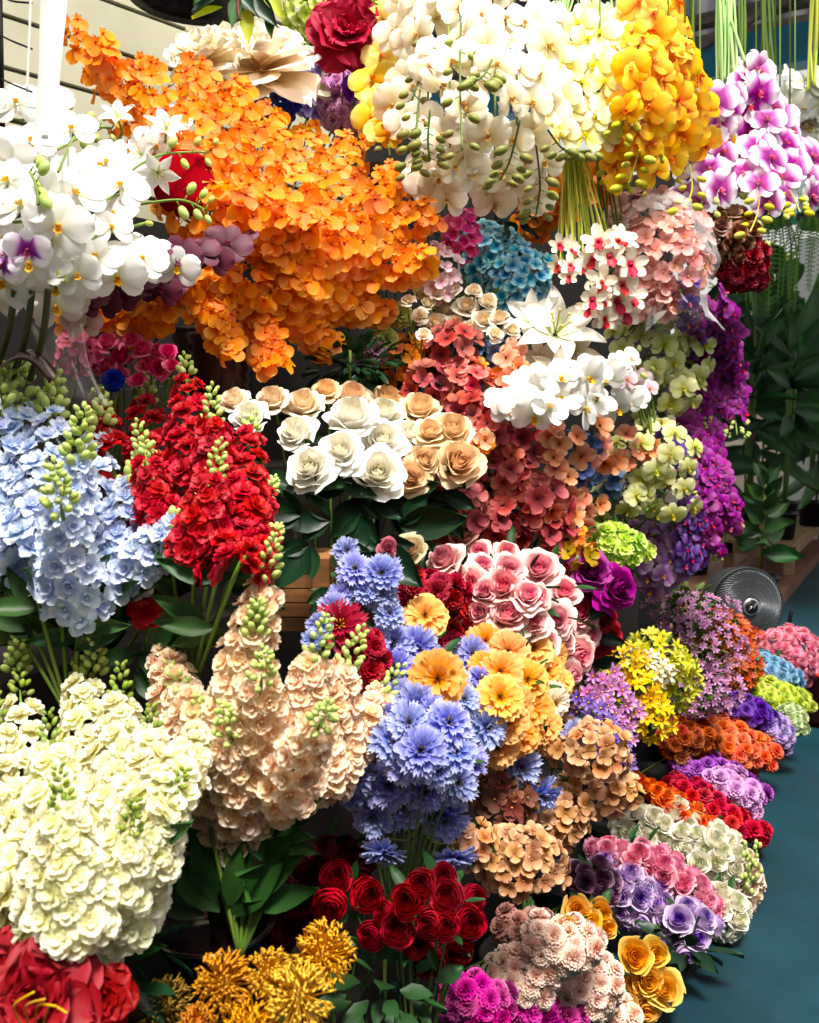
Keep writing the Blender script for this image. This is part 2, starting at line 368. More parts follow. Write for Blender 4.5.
def upright_q(n, jit=0.2):
    """faces n, with the flower's own top kept upwards"""
    z = n.normalized(); x = Vector((0, 0, 1)).cross(z)
    x = x.normalized() if x.length > 1e-3 else RT.copy()
    y = z.cross(x)
    return Matrix((x, y, z)).transposed().to_quaternion() @ Quaternion((0, 0, 1), rng.uniform(-jit, jit))
def tube_part(name, pts, rad, mat, parent, sides=6):
    mb = MB(); b = Vector(parent.location); tube_mb(mb, [Vector(p) - b for p in pts], rad, sides)
    return part(name, mb.mesh(name, mat), parent, b)
def bez(pts, n=14):
    """smooth curve through the given points"""
    pts = [Vector(p) for p in pts]
    if len(pts) == 2: return [pts[0].lerp(pts[1], i / n) for i in range(n + 1)]
    out = []; m = len(pts) - 1
    for i in range(n + 1):
        f = i / n * m; k = min(int(f), m - 1); t = f - k
        p0, p1, p2, p3 = pts[max(k - 1, 0)], pts[k], pts[k + 1], pts[min(k + 2, m)]
        out.append(0.5 * ((2 * p1) + (p2 - p0) * t + (2 * p0 - 5 * p1 + 4 * p2 - p3) * t * t + (3 * p1 - p0 - 3 * p2 + p3) * t ** 3))
    return out
def at(c, u):
    f = max(0, min(1, u)) * (len(c) - 1); k = min(int(f), len(c) - 2); return c[k].lerp(c[k + 1], f - k)
_leafc = {}
def leaf_mesh(mat, W=.42, shape='point'):
    key = (mat.name, W, shape)
    if key not in _leafc:
        mb = MB(); V, Fc, t = petal(1, W, 7, 4, shape, .28, -.16, .012, 2, 1, c=.42, base=.1); mb.add(V, Fc, t); _leafc[key] = mb.mesh('leaf', mat)
    return _leafc[key]
def foliage_part(parent, c, rad, n, leaf_m, mat, W=.42, spread=(1, 1, 1), name='foliage', bias=None):
    """a spray of leaves round a point, leaves one mesh"""
    mb = MB(); b = Vector(parent.location); c = Vector(c) - b
    for i in range(n):
        f = (i + .5) / n; el = math.acos(1 - 2 * f); a = i * 2.39996 + rng.uniform(-.3, .3)
        d = Vector((math.sin(el) * math.cos(a), math.sin(el) * math.sin(a), math.cos(el)))
        if bias is not None: d = (d + bias).normalized()
        pos = c + Vector((d.x * spread[0], d.y * spread[1], d.z * spread[2])) * rad * rng.uniform(.25, .95)
        dr = (d + Vector((rng.uniform(-.5, .5), rng.uniform(-.5, .5), rng.uniform(-.2, .5)))).normalized()
        V, Fc, t = petal(1, W, 4, 2, 'point', .25, -.2, c=.42, base=.1)
        y = dr; x = y.cross(Vector((rng.uniform(-.5, .5), rng.uniform(-.5, .5), 1))).normalized(); z = x.cross(y)
        Mx = np.array([x, y, z]) * leaf_m * rng.uniform(.7, 1.2)
        mb.add(V @ Mx + np.array(pos), Fc, t)
    return part(name, mb.mesh(name, mat), parent, b)

def face_dir(rad_dir, ty=.35, kf=.8):
    return (rad_dir + (-FW) * kf + UP * ty).normalized()

def spike(name, cat, label, p0, p1, r0, fm, fs, n, budm=None, nb=14, bs=5, group=None, dd=(0, 0), base=None, top=.35, leafm=None, nleaf=0, partname='floret', stem=STEM, bend=0, arc=115, kf=.35, up=.25, bm=None):
    """flower spike: florets packed round a stem between two points (pixels), buds at its tip. r0: radius in px, fs: floret radius in px"""
    d0, d1 = D(*p0) + dd[0], D(*p1) + dd[1]
    A, B = P(p0[0], p0[1], d0), P(p1[0], p1[1], d1)
    mid = P((p0[0] + p1[0]) / 2 + bend, (p0[1] + p1[1]) / 2, (d0 + d1) / 2 - .01)
    C = bez([A, mid, B], 20); k = (d0 + d1) / 2 / FP
    bs3 = Vector(A) + (Vector((0, 0, -.22)) if base is None else P(*base) - A) * 1.0
    T = thing(name, label, cat, bs3, group)
    tube_part('stem', bez([bs3, A, mid, B], 18), [.0035] * 17 + [.002, .001], stem, T)
    for i in range(n):
        u = ((i + .5) / n) ** 1.0
        rr = r0 * (1 - (1 - top) * u ** 1.8) * (0.75 + .25 * min(1, u * 6)); sc = fs * (1 - .38 * u ** 1.5) * rng.uniform(.88, 1.12)
        c = at(C, u * .9); tg = (at(C, min(1, u * .9 + .06)) - at(C, u * .9 - .06)).normalized()
        side = tg.cross(-FW).normalized(); frt = side.cross(tg).normalized()
        if frt.dot(-FW) < 0: frt = -frt
        a = R_(((i * 0.618034) % 1 * 2 - 1) * arc)
        d = (side * math.sin(a) + frt * math.cos(a))
        pos = c + d * rr * k * rng.uniform(.8, 1.05)
        nrm = (d + tg * .35 + (-FW) * kf + Vector((0, 0, up)) + Vector([rng.uniform(-.25, .25) for _ in range(3)])).normalized()
        part(partname, rng.choice(fm), T, pos, face_q(nrm), sc * k)
    if budm:
        tipc = at(C, 1); tg = (at(C, 1) - at(C, .85)).normalized()
        side = tg.cross(-FW).normalized(); frt = side.cross(tg).normalized()
        for i in range(nb):
            u = (i + .5) / nb; a = i * 2.39996; d = side * math.sin(a) + frt * math.cos(a)
            ln = bs * 4.6 * k
            pos = tipc - tg * ln * .3 + tg * ln * u * 1.35 + d * bs * k * (1.3 - .95 * u)
            part('bud', budm[0], T, pos, (d * .8 + tg * .8).to_track_quat('Z', 'Y'), bs * k * (.68 - .28 * u))
    for i in range(nleaf):
        d = (RT * rng.uniform(-1, 1) + UP * rng.uniform(-.1, .7) + (-FW) * rng.uniform(0, .5)).normalized()
        part('leaf', leafm, T, bs3.lerp(A, rng.uniform(.5, .95)), leaf_q(d), 60 * k)
    return T
def leaf_q(d):
    y = d.normalized(); x = y.cross(-FW + Vector((rng.uniform(-.4, .4), rng.uniform(-.4, .4), rng.uniform(-.2, .6))))
    x = x.normalized() if x.length > 1e-4 else RT.copy(); z = x.cross(y)
    return Matrix((x, y, z)).transposed().to_quaternion()

def dome(name, cat, label, c, rx, ry, fm, fs, n=None, rot=0, rz=.8, group=None, dd=0.0, partname='floret', fol=(GREEN, 26), folr=1.0, jit=.3, ty=.25, kf=.3, fill=2.5, stemlen=.25, zlim=-.3, upright=False, stemdir=None):
    """rounded head or bunch: flowers over the near and upper face of an ellipsoid (pixels), leaves and stem behind"""
    d = D(*c) + dd; k = d / FP; cen = P(c[0], c[1], d + rz * (rx + ry) / 2 * k)
    ax = RT * math.cos(R_(rot)) + UP * math.sin(R_(rot)); ay = -RT * math.sin(R_(rot)) + UP * math.cos(R_(rot)); az = -FW
    rzp = rz * (rx + ry) / 2
    if n is None: n = max(5, int(fill * 2 * PI * ((rx * ry) ** .8 + (rx * rzp) ** .8 + (ry * rzp) ** .8) ** 1.25 / 3 ** 1.25 / (PI * fs * fs)))
    sd = Vector((-.55, .3, -.8)) if stemdir is None else Vector(stemdir)
    b = cen + sd * (stemlen + ry * k * .2) - Vector((.05, 0, 0))
    T = thing(name, label, cat, b, group)
    tube_part('stem', bez([b, cen + sd * stemlen * .4, cen], 8), .004, STEM, T)
    m = int(n * 2 / (1 - zlim)); cnt = 0; lump = rng.uniform(0, 6)
    for i in range(m):
        z = 1 - 2 * (i + .5) / m
        if z < zlim: break
        a = i * 2.39996 + rng.uniform(-.12, .12); s = math.sqrt(1 - z * z)
        q = Vector((s * math.cos(a), s * math.sin(a), z)) * rng.uniform(.9, 1.07) * (1 + .1 * math.sin(3 * a + lump) * s + .07 * math.sin(5 * a - 2 * lump + z * 4))
        pos = cen + ax * q.x * rx * k + ay * q.y * ry * k + az * q.z * rzp * k
        nr = (ax * q.x / rx + ay * q.y / ry + az * q.z / rzp).normalized()
        nr = (nr + UP * ty + az * kf + Vector([rng.uniform(-jit, jit) for _ in range(3)])).normalized()
        part(partname, rng.choice(fm), T, pos, upright_q(nr, .5) if upright else face_q(nr), fs * k * rng.uniform(.86, 1.14)); cnt += 1
        if cnt >= 100: break
    if fol:
        foliage_part(T, cen - az * rzp * k * .45, (rx + ry) / 2 * k * folr * .82, fol[1], max(12, fs * 1.7) * k, fol[0])
    return T
def bunch(name, cat, label, fm, items, group=None, dd=0.0, partname='bloom', tilt=(.0, .45), jit=.28, fol=(GREEN, 24), flm=30, gather=None, stem=STEM, spin=True, rscale=1.0):
    """bouquet with each bloom set by hand: (px, py, radius px[, tilt x, tilt y[, extra depth]]); stems run down to one tie"""
    cx = sum(i[0] for i in items) / len(items); cy = sum(i[1] for i in items) / len(items)
    dc = D(cx, cy) + dd; k = dc / FP
    b = P(cx, cy, dc + .12) + Vector((-.04, 0, -.3)) if gather is None else P(*gather)
    T = thing(name, label, cat, b, group)
    mb = MB()
    for it in items:
        px, py, r = it[:3]; tx, ty = (it[3], it[4]) if len(it) > 4 else (tilt[0] + rng.uniform(-jit, jit) + (px - cx) * .004, tilt[1] + rng.uniform(-jit, jit) - (py - cy) * .004)
        d = D(px, py) + dd + (it[5] if len(it) > 5 else rng.uniform(-.012, .012)); pos = P(px, py, d); nr = look(tx, ty)
        part(partname, rng.choice(fm), T, pos, face_q(nr), r * rscale * d / FP)
        s = pos - nr * r * .3 * d / FP
        tube_mb(mb, [Vector(p) - b for p in bez([s, s - nr * .04 + Vector((0, 0, -.03)), b.lerp(s, .35) + Vector((0, 0, -.02)), b], 8)], .0022, 4)
    part('stems', mb.mesh('stems', stem), T, b)
    if fol:
        xs = [i[0] for i in items]; ys = [i[1] for i in items]
        foliage_part(T, P(cx, cy, dc + .12), 1.0, fol[1], flm * k, fol[0], spread=tuple(abs(a) + .02 for a in (RT * (max(xs) - min(xs)) * .55 * k + UP * (max(ys) - min(ys)) * .5 * k + FW * .04)))
    return T
def spray(name, cat, label, pts, fm, fs, n, R=(12, 12), group=None, dd=0.0, partname='bloom', stem=STEM, buds=0, budm=None, bs=5, ty=.1, kf=1.0, jit=.3, upright=True, srad=.0028, lipm=None, branch=False, u0=0.0, arc=80, leaf=None, budend=1.0, hang=None, rollj=.35):
    """arching flower stem through pixel points (px, py[, extra depth]); blooms set alternately along it, buds towards the tip"""
    Q = [P(p[0], p[1], D(p[0], p[1]) + dd + (p[2] if len(p) > 2 else 0)) for p in pts]
    dm = sum(D(p[0], p[1]) + dd for p in pts) / len(pts); k = dm / FP
    C = bez(Q, 24)
    T = thing(name, label, cat, Q[0] if hang is None else hang, group)
    tube_part('stem', C if hang is None else bez([hang, Q[0]], 4)[:-1] + C, srad, stem, T)
    tw = MB(); b0 = Vector(T.location)
    ub = 1.0 if not buds else .82
    for i in range(n):
        u = u0 + (i + .5) / n * (ub - u0) * 1.0 + rng.uniform(-.3, .3) / n
        c = at(C, u); tg = (at(C, u + .05) - at(C, u - .05)).normalized()
        side = tg.cross(-FW).normalized(); frt = side.cross(tg).normalized()
        if frt.dot(-FW) < 0: frt = -frt
        rr = (R[0] + (R[1] - R[0]) * u)
        a = R_(((i * 0.618034) % 1 * 2 - 1) * arc); d = side * math.sin(a) + frt * math.cos(a)
        pos = c + d * rr * k * rng.uniform(.6, 1.1)
        nr = (d * .7 + (-FW) * kf + UP * ty + Vector([rng.uniform(-jit, jit) for _ in range(3)])).normalized()
        f = part(partname, rng.choice(fm), T, pos, upright_q(nr, rollj) if upright else face_q(nr), fs * k * rng.uniform(.86, 1.12))
        if lipm: lo = bpy.data.objects.new('lip', lipm[0]); COL.objects.link(lo); lo.parent = f
        tube_mb(tw, [c - b0, c.lerp(pos, .6) - tg * .004 - b0, pos - nr * fs * k * .12 - b0], srad * .4, 3)
    part('flower_stalks', tw.mesh('flower_stalks', stem), T, b0)
    if buds:
        for i in range(buds):
            u = .8 + .2 * budend * (i + .5) / buds; c = at(C, u); tg = (at(C, u + .05) - at(C, u - .05)).normalized(); side = tg.cross(-FW).normalized()
            d = side * (1 if i % 2 else -1) + (-FW) * .5
            pos = c + d * (bs * rng.uniform(1.0, 2.6)) * k + Vector([rng.uniform(-1, 1) * bs * .9 * k for _ in range(3)]); part('bud', budm[0], T, pos, (d + tg).to_track_quat('Z', 'Y'), bs * k * (1.0 - .4 * i / buds))
    return T

# ================================================================== THE SETTING
def struct(name, mb, mat, smooth=False, **kw):
    o = bpy.data.objects.new(name, mb.mesh(name, mat, smooth)); COL.objects.link(o); o['kind'] = 'structure'
    for k_, v_ in kw.items(): o[k_] = v_
    return o
# painted teal concrete aisle floor
m, nt, N, L = node_mat('teal_floor_paint')
out = N('ShaderNodeOutputMaterial'); pb = N('ShaderNodeBsdfPrincipled'); L(pb.outputs[0], out.inputs[0])
tc = N('ShaderNodeTexCoord'); n1 = N('ShaderNodeTexNoise'); n1.inputs['Scale'].default_value = 1.6; n1.inputs['Detail'].default_value = 8; n1.inputs['Roughness'].default_value = .65
n2 = N('ShaderNodeTexVoronoi'); n2.inputs['Scale'].default_value = 26; n2.feature = 'F1'
r1 = N('ShaderNodeValToRGB'); r1.color_ramp.elements[0].position = .3; r1.color_ramp.elements[0].color = lin('#04222a'); r1.color_ramp.elements[1].position = .75; r1.color_ramp.elements[1].color = lin('#0b424e')
r2 = N('ShaderNodeValToRGB'); r2.color_ramp.elements[0].position = .0; r2.color_ramp.elements[0].color = (1, 1, 1, 1); r2.color_ramp.elements[1].position = .035; r2.color_ramp.elements[1].color = (0, 0, 0, 1)
mx = N('ShaderNodeMixRGB'); mx.inputs[2].default_value = lin('#5f8488')
L(tc.outputs['Object'], n1.inputs['Vector']); L(tc.outputs['Object'], n2.inputs['Vector']); L(n1.outputs['Fac'], r1.inputs[0]); L(n2.outputs['Distance'], r2.inputs[0])
L(r1.outputs[0], mx.inputs[1]); L(r2.outputs[0], mx.inputs[0]); L(mx.outputs[0], pb.inputs['Base Color']); pb.inputs['Roughness'].default_value = .5
MATS['teal_floor_paint'] = m
mb = MB(); box_mb(mb, (-4.5, -3, -.1), (4.0, 14, 0)); struct('floor', mb, m)
# siding wall behind the stall
SIDING = solid('painted_siding', '#b8b498', .6, noise=.14, scale=3, stretch=(1, 1, 1), col2='#cac6ac')
GAPM = solid('siding_gap', '#4a4a40', .9)
mb = MB(); wl = Vector((-3.1, -1.5, 0)); wd = Vector((.17, .985, 0)).normalized(); wn = Vector((.985, -.17, 0)).normalized()
def wallbox(mb, s0, s1, z0, z1, t0, t1, mi):
    c = [wl + wd * s + wn * t for s, t in ((s0, t0), (s1, t0), (s1, t1), (s0, t1))]
    V = [(p.x, p.y, z) for z in (z0, z1) for p in c]
    mb.add(V, [(0, 3, 2, 1), (4, 5, 6, 7), (0, 1, 5, 4), (1, 2, 6, 5), (2, 3, 7, 6), (3, 0, 4, 7)], [.5] * 8, mi)
wallbox(mb, -1, 5.2, 0, 3.9, -.08, 0, 1)
z = 0.05
while z < 3.8: wallbox(mb, -1, 5.2, z, z + .135, 0, .018, 0); z += .15
struct('wall_left', mb, [SIDING, GAPM])
# far end: corrugated gable over a teal beam, with struts
CORR = solid('corrugated_steel', '#3c3b44', .6, .2, noise=.45, scale=5, stretch=(1.5, 1, .15), col2='#8e8c98')
mb = MB(); V = []; nx = 160
for zz in (4.7, 8.0):
    for i in range(nx + 1):
        V.append((-6 + i * .06, 9.6 + .035 * math.sin(i * PI / 2.5), zz))
mb.add(V, [(i, i + 1, nx + 2 + i, nx + 1 + i) for i in range(nx)], [.5] * len(V))
struct('wall_end', mb, CORR, True)
TEAL = solid('teal_paint', '#12708a', .5, noise=.25, scale=4)
mb = MB(); box_mb(mb, (-6, 9.2, 4.5), (3.6, 9.45, 4.84)); struct('trim_1', mb, TEAL)
RUST = solid('weathered_steel', '#5b5250', .7, .2, noise=.3, scale=9, col2='#857a70')
mb = MB(); box_mb(mb, (-6, 9.25, 5.02), (3.6, 9.4, 5.12)); box_mb(mb, (-6, 9.2, 4.84), (3.6, 9.42, 4.9)); struct('trim_2', mb, RUST)
mb = MB(); tube_mb(mb, [(-4.2, 9.15, 4.11), (3.5, 9.15, 6.83)], .06, 4); struct('trim_3', mb, RUST)
SHADEM = solid('shade_roof_sheet', '#55525a', .6, .3, noise=.3, scale=2)
mb = MB(); box_mb(mb, (-6.2, 4.6, 5.45), (1.6, 9.35, 5.5)); struct('shade_roof', mb, SHADEM)  # unseen roof added to keep sun and sky off the far plants
# white panels at the end of the aisle, outdoors behind
WHITEP = solid('white_panel', '#dfe0dc', .5, noise=.12, scale=2, stretch=(4, 4, .3))
mb = MB()
for i in range(11): box_mb(mb, (-1.38 + i * .34, 9.6 + .02 * (i % 2), 0), (-1.38 + i * .34 + .3, 9.65 + .02 * (i % 2), 3.0))
struct('wall_panel', mb, WHITEP)
mb = MB(); box_mb(mb, (-4.5, 12.0, 0), (4, 12.2, 2.2)); struct('wall_yard', mb, solid('yard_wall', '#c9bfae', .8, noise=.2, scale=3))
mb = MB(); box_mb(mb, (1.9, -3, 0), (2.0, 5.5, 2.6)); struct('light_blocker_right', mb, solid('light_blocker_dull', '#4a463e', .8, noise=.3, scale=3))  # unseen wall added across the aisle to block low sky light
mb = MB(); box_mb(mb, (-3.4, -2.6, 0), (2.0, -2.5, 2.6)); struct('light_blocker_near', mb, MATS['light_blocker_dull'])  # second unseen blocker, added behind the camera against low sky light
# low brick-red platform along the stall, beyond the flowers
PLAT = solid('platform_boards', '#6e4638', .6, noise=.35, scale=5, stretch=(3, .5, 1), col2='#8a5a48')
mb = MB()
for i in range(6): box_mb(mb, (-2.45 + i * .25, 4.2, 0.0), (-2.45 + i * .25 + .243, 11.5, .085))
struct('floor_platform', mb, PLAT)

# ================================================================== THE DISPLAY STAND
DARKW = solid('dark_stained_wood', '#221c18', .7, noise=.4, scale=6, stretch=(1, 1, 6))
T = thing('display_stand', 'dark stepped wooden stand that carries the whole bank of flowers', 'display stand', (-1.5, 1.5, 0))
for i, (x0, x1, z0, z1) in enumerate(((-1.15, -.92, .0, .30), (-1.42, -1.15, .0, .62), (-1.75, -1.42, .0, .95), (-1.95, -1.75, 0, 1.25))):
    mb = MB(); b = Vector(T.location)
    box_mb(mb, (x0 - b.x, -.6 - b.y, z1 - .03), (x1 - b.x, 3.9 - b.y, z1)); box_mb(mb, (x1 - .03 - b.x, -.6 - b.y, z0), (x1 - b.x, 3.9 - b.y, z1 - .03))
    part('tier', mb.mesh('tier', DARKW, False), T, b)
mb = MB(); box_mb(mb, (-2.02, .9, 0), (-1.96, 2.95, 1.95)); box_mb(mb, (-2.02, 2.95, 0), (-1.96, 4.15, 2.5)); box_mb(mb, (-2.02, 4.1, 0), (-1.12, 4.16, 2.45)); struct('gap_backing', mb, solid('dark_backing', '#1d1a18', .8, noise=.3, scale=4))  # dark panels added behind the flowers to darken the gaps
BLACKM = solid('black_metal', '#16161a', .4, .6)
GREYM = solid('grey_metal', '#9a9a9c', .3, .9)
T = thing('wire_grid_panel', 'black wire grid panel standing behind the hanging orchid stems', 'grid panel', (-1.3, 2.5, 1.2))
mb = MB()
for i in range(22): tube_mb(mb, [(0, -.5 + i * .045, 0), (0, -.5 + i * .045, .8)], .0028, 4)
for i in range(18): tube_mb(mb, [(.006, -.5, i * .045), (.006, .45, i * .045)], .0028, 4)
part('grid', mb.mesh('grid', BLACKM), T, T.location)
mb = MB()
for y in (-.5, .45):
    mb = MB(); box_mb(mb, (-.012, y - .012, -.25), (.012, y + .012, .85)); part('post', mb.mesh('post', BLACKM, False), T, T.location)
BLKP = solid('black_plastic', '#121314', .35)
def pot(name, label, c, r, h, mat, cat='pot', group=None, taper=.8, ribs=0):
    T = thing(name, label, cat, c, group); mb = MB()
    prof = [(0, 0), (r * taper, 0)]
    if ribs:
        for i in range(ribs * 2 + 1):
            f = i / (ribs * 2); prof.append((r * (taper + (1 - taper) * f) + (.006 if i % 2 else 0), h * (.06 + .86 * f)))
    prof += [(r, h * .93), (r * 1.06, h * .94), (r * 1.06, h), (r * .95, h), (r * .9, h * .85), (0, h * .82)]
    lathe_mb(mb, prof, 32); part('pot_body', mb.mesh(name, mat), T, c); return T
MAROON = solid('maroon_glazed', '#3c1416', .25, .3, spec=.6)
c = P(217, 398, 2.12); T = pot('ribbed_bucket', 'dark maroon ribbed bucket under the orange orchids', c, .095, .16, MAROON, 'bucket', ribs=6)
mb = MB(); b = Vector(T.location); tube_mb(mb, [Vector((.1 * math.cos(a), .1 * math.sin(a), .15)) if i in (0, 14) else Vector((.1 * math.cos(a) * 1.0, .02, .15 + .075 * math.sin(a))) for i, a in enumerate([PI * q / 14 for q in range(15)])], .003, 5)
part('handle', mb.mesh('handle', solid('brass_wire', '#8a6a3a', .3, .8)), T, b)
c = P(214, 968, 1.5); pot('planter_bowl', 'glossy dark bowl in the shade under the peach stock', c, .1, .09, solid('black_glazed', '#1a0f0f', .12, spec=.8), 'bowl', taper=.6)
# wooden crate below the white roses
CRATE = solid('crate_wood', '#6e4422', .7, noise=.45, scale=7, stretch=(1, 1, 9), col2='#8e5e32')
c = P(302, 622, 1.78); T = thing('wooden_crate', 'slatted brown wooden crate below the white roses', 'crate', c)
for i in range(5):
    mb = MB(); box_mb(mb, (-.065, -.07, i * .028), (.06, .07, i * .028 + .025)); q = Quaternion((0, 0, 1), YAW)
    part('slat', mb.mesh('slat', CRATE, False), T, c, q)
mb = MB(); box_mb(mb, (.03, -.078, 0), (.062, -.071, .14)); part('corner_post', mb.mesh('corner_post', CRATE, False), T, c, q)

# ================================================================== BACKGROUND: bench, pots, plants, fan, sign
BENCH = solid('bench_wood', '#7d6248', .7, noise=.3, scale=6, stretch=(1, 5, 1), col2='#a58462')
T = thing('plant_bench', 'low weathered wooden bench carrying the far potted plants', 'bench', (-1.27, 9.0, .085))
for i in range(3):
    mb = MB(); box_mb(mb, (-.26 + i * .18, -1.5, .22), (-.26 + i * .18 + .165, 1.8, .25)); part('top_board', mb.mesh('top_board', BENCH, False), T, T.location)
mb = MB(); box_mb(mb, (-.26, -1.5, .14), (.27, -1.46, .22)); box_mb(mb, (.235, -1.5, .14), (.27, 1.8, .22)); part('apron', mb.mesh('apron', BENCH, False), T, T.location)
for x, y in ((-.26, -1.5), (.2, -1.5), (-.26, 1.7), (.2, 1.7)):
    mb = MB(); box_mb(mb, (x, y, 0), (x + .07, y + .07, .22)); part('leg', mb.mesh('leg', BENCH, False), T, T.location)
SOIL = solid('potting_soil', '#2c2018', .9)
def plant(name, label, base, pr, ph, leaves, mat, W=.42, stems=(), shape='point', cat='potted plant', group=None, potmat=None, leafname='leaf'):
    """leaves: (origin, direction, length)"""
    T = thing(name, label, cat, base, group); b = Vector(base); mb = MB()
    lathe_mb(mb, [(0, 0), (pr * .8, 0), (pr, ph * .93), (pr * 1.07, ph * .93), (pr * 1.07, ph), (pr * .94, ph), (pr * .9, ph * .88), (0, ph * .88)], 24)
    part('pot', mb.mesh('pot', potmat or BLKP), T, b)
    for s in stems:
        mb = MB(); tube_mb(mb, [b + Vector((0, 0, ph * .8)) - b] + [Vector(q) - b for q in s], .012, 6); part('stem', mb.mesh('stem', OLIVE), T, b)
    lm = leaf_mesh(mat, W, shape)
    for o, d, l in leaves:
        part(leafname, lm, T, o, leaf_q(Vector(d)), l)
    return T
r2_ = random.Random(5)
def whorl(b, h0, h1, n, l0, l1, up0=.2, up1=.9, drift=0):
    out = []
    for i in range(n):
        f = i / max(1, n - 1); a = i * 2.39996 + r2_.uniform(-.2, .2); e = up0 + (up1 - up0) * f
        out.append((Vector(b) + Vector((drift * math.cos(a), drift * math.sin(a), h0 + (h1 - h0) * f)), (math.cos(a), math.sin(a), e), l0 + (l1 - l0) * f))
    return out
# rubber plant in a black pot on the platform
b = Vector((-1.04, 6.31, .085))
plant('rubber_plant', 'glossy green rubber plant in a black pot in front of the bench', b, .115, .2, whorl(b, .36, .84, 18, .26, .16, -.05, 1.6), GREEN, .5, [[b + Vector((0, 0, .84))]])
# tall broad-leaved plants on and behind the bench
TALLG = petal_mat('leaf_broad_dark', ['#17331a', '#2c5228', '#3d6a34'], (.015, .1, .3), .12, .4)
b = Vector((-1.22, 8.35, .335))
plant('cordyline', 'tall dark green strap-leaved plant in a black pot on the bench', b, .13, .24,
      [(b + Vector((0, 0, 1.25)), d, l) for d, l in (((-.35, -.1, 1), .95), ((.28, 0, 1), .95), ((.7, .1, .8), .8), ((-1, -.2, .5), .75), ((-.8, .1, .75), .62), ((.9, -.3, .15), .7), ((.1, -.5, 1), .7), ((-.2, .3, 1.2), .8), ((.5, .4, .9), .7), ((.25, -.3, -.9), .7), ((-.1, -.2, -1), .6), ((.5, -.2, -.6), .7))] , TALLG, .3, [[b + Vector((0, 0, 1.3))]])
b = Vector((-1.45, 8.0, .335))
plant('dracaena', 'dark bushy leaved plant beside the purple hanging orchids', b, .12, .22, whorl(b, .7, 1.75, 26, .65, .45, -.5, 1.4, .03), TALLG, .26, [[b + Vector((0, 0, 1.75))]])
b = Vector((-1.0, 8.72, .335))
plant('palm', 'low dark palm in a black pot at the far end of the bench', b, .12, .22, whorl(b, .5, 1.7, 26, .7, .45, -.8, 1.3, .03), TALLG, .24, [[b + Vector((0, 0, 1.6))]])
b = Vector((-1.7, 7.2, .085))
plant('leafy_shrub', 'dark leafy shrub behind the hanging violet orchids', b, .14, .25, whorl(b, .5, 2.0, 34, .5, .4, -.4, 1.3, .05), DKGREEN, .4, [[b + Vector((0, 0, 1.9))]])
b = Vector((-1.5, 8.9, .085))
plant('fiddle_leaf_plant', 'round-leaved green plant reaching up beneath the hanging ferns', b, .14, .25, whorl(b, 1.3, 2.5, 24, .34, .28, -.2, 1.2, .05), GREEN, .8, [[b + Vector((0, 0, 2.45))]], 'round')
for i, (x, y, r_, lab) in enumerate(((-1.12, 7.75, .1, 'black pot nearest the bench end beside the strap-leaved plant'), (-1.05, 8.7, .1, 'black pot behind the first one on the bench'), (-1.4, 7.62, .1, 'black pot at the inner corner of the bench'))):
    b = Vector((x, y, .335))
    plant('potted_cane_plant', 'slender cane plant in a ' + lab, b, r_, .22, whorl(b, .9, 1.5, 14, .45, .35, -.6, 1.2, .02), TALLG, .28, [[b + Vector((.02 * q, .03 * q, 1.2))] for q in (-1, 0, 1.4)])
b = Vector((-1.75, 5.0, .085)); plant('shaded_pot_plant', 'small plant in a black pot on a pale plinth beside the fan', b + Vector((0, 0, .2)), .11, .2, whorl(b, .45, .7, 10, .25, .2, 0, 1), DKGREEN, .4)
T = thing('stone_plinth', 'round pale plinth under the black pot beside the fan', 'plinth', b); mb = MB(); lathe_mb(mb, [(0, 0), (.16, 0), (.16, .17), (.18, .18), (.18, .2), (0, .2)], 28); part('plinth_body', mb.mesh('plinth', solid('plinth_stone', '#9a9285', .7, noise=.2)), T, b)
mb = MB(); box_mb(mb, (-2.4, 5.6, .085), (-1.5, 5.68, .95)); box_mb(mb, (-1.52, 5.58, .085), (-1.44, 5.7, 1.0)); struct('wall_back', mb, solid('grey_block', '#7a7068', .8, noise=.25, scale=5))
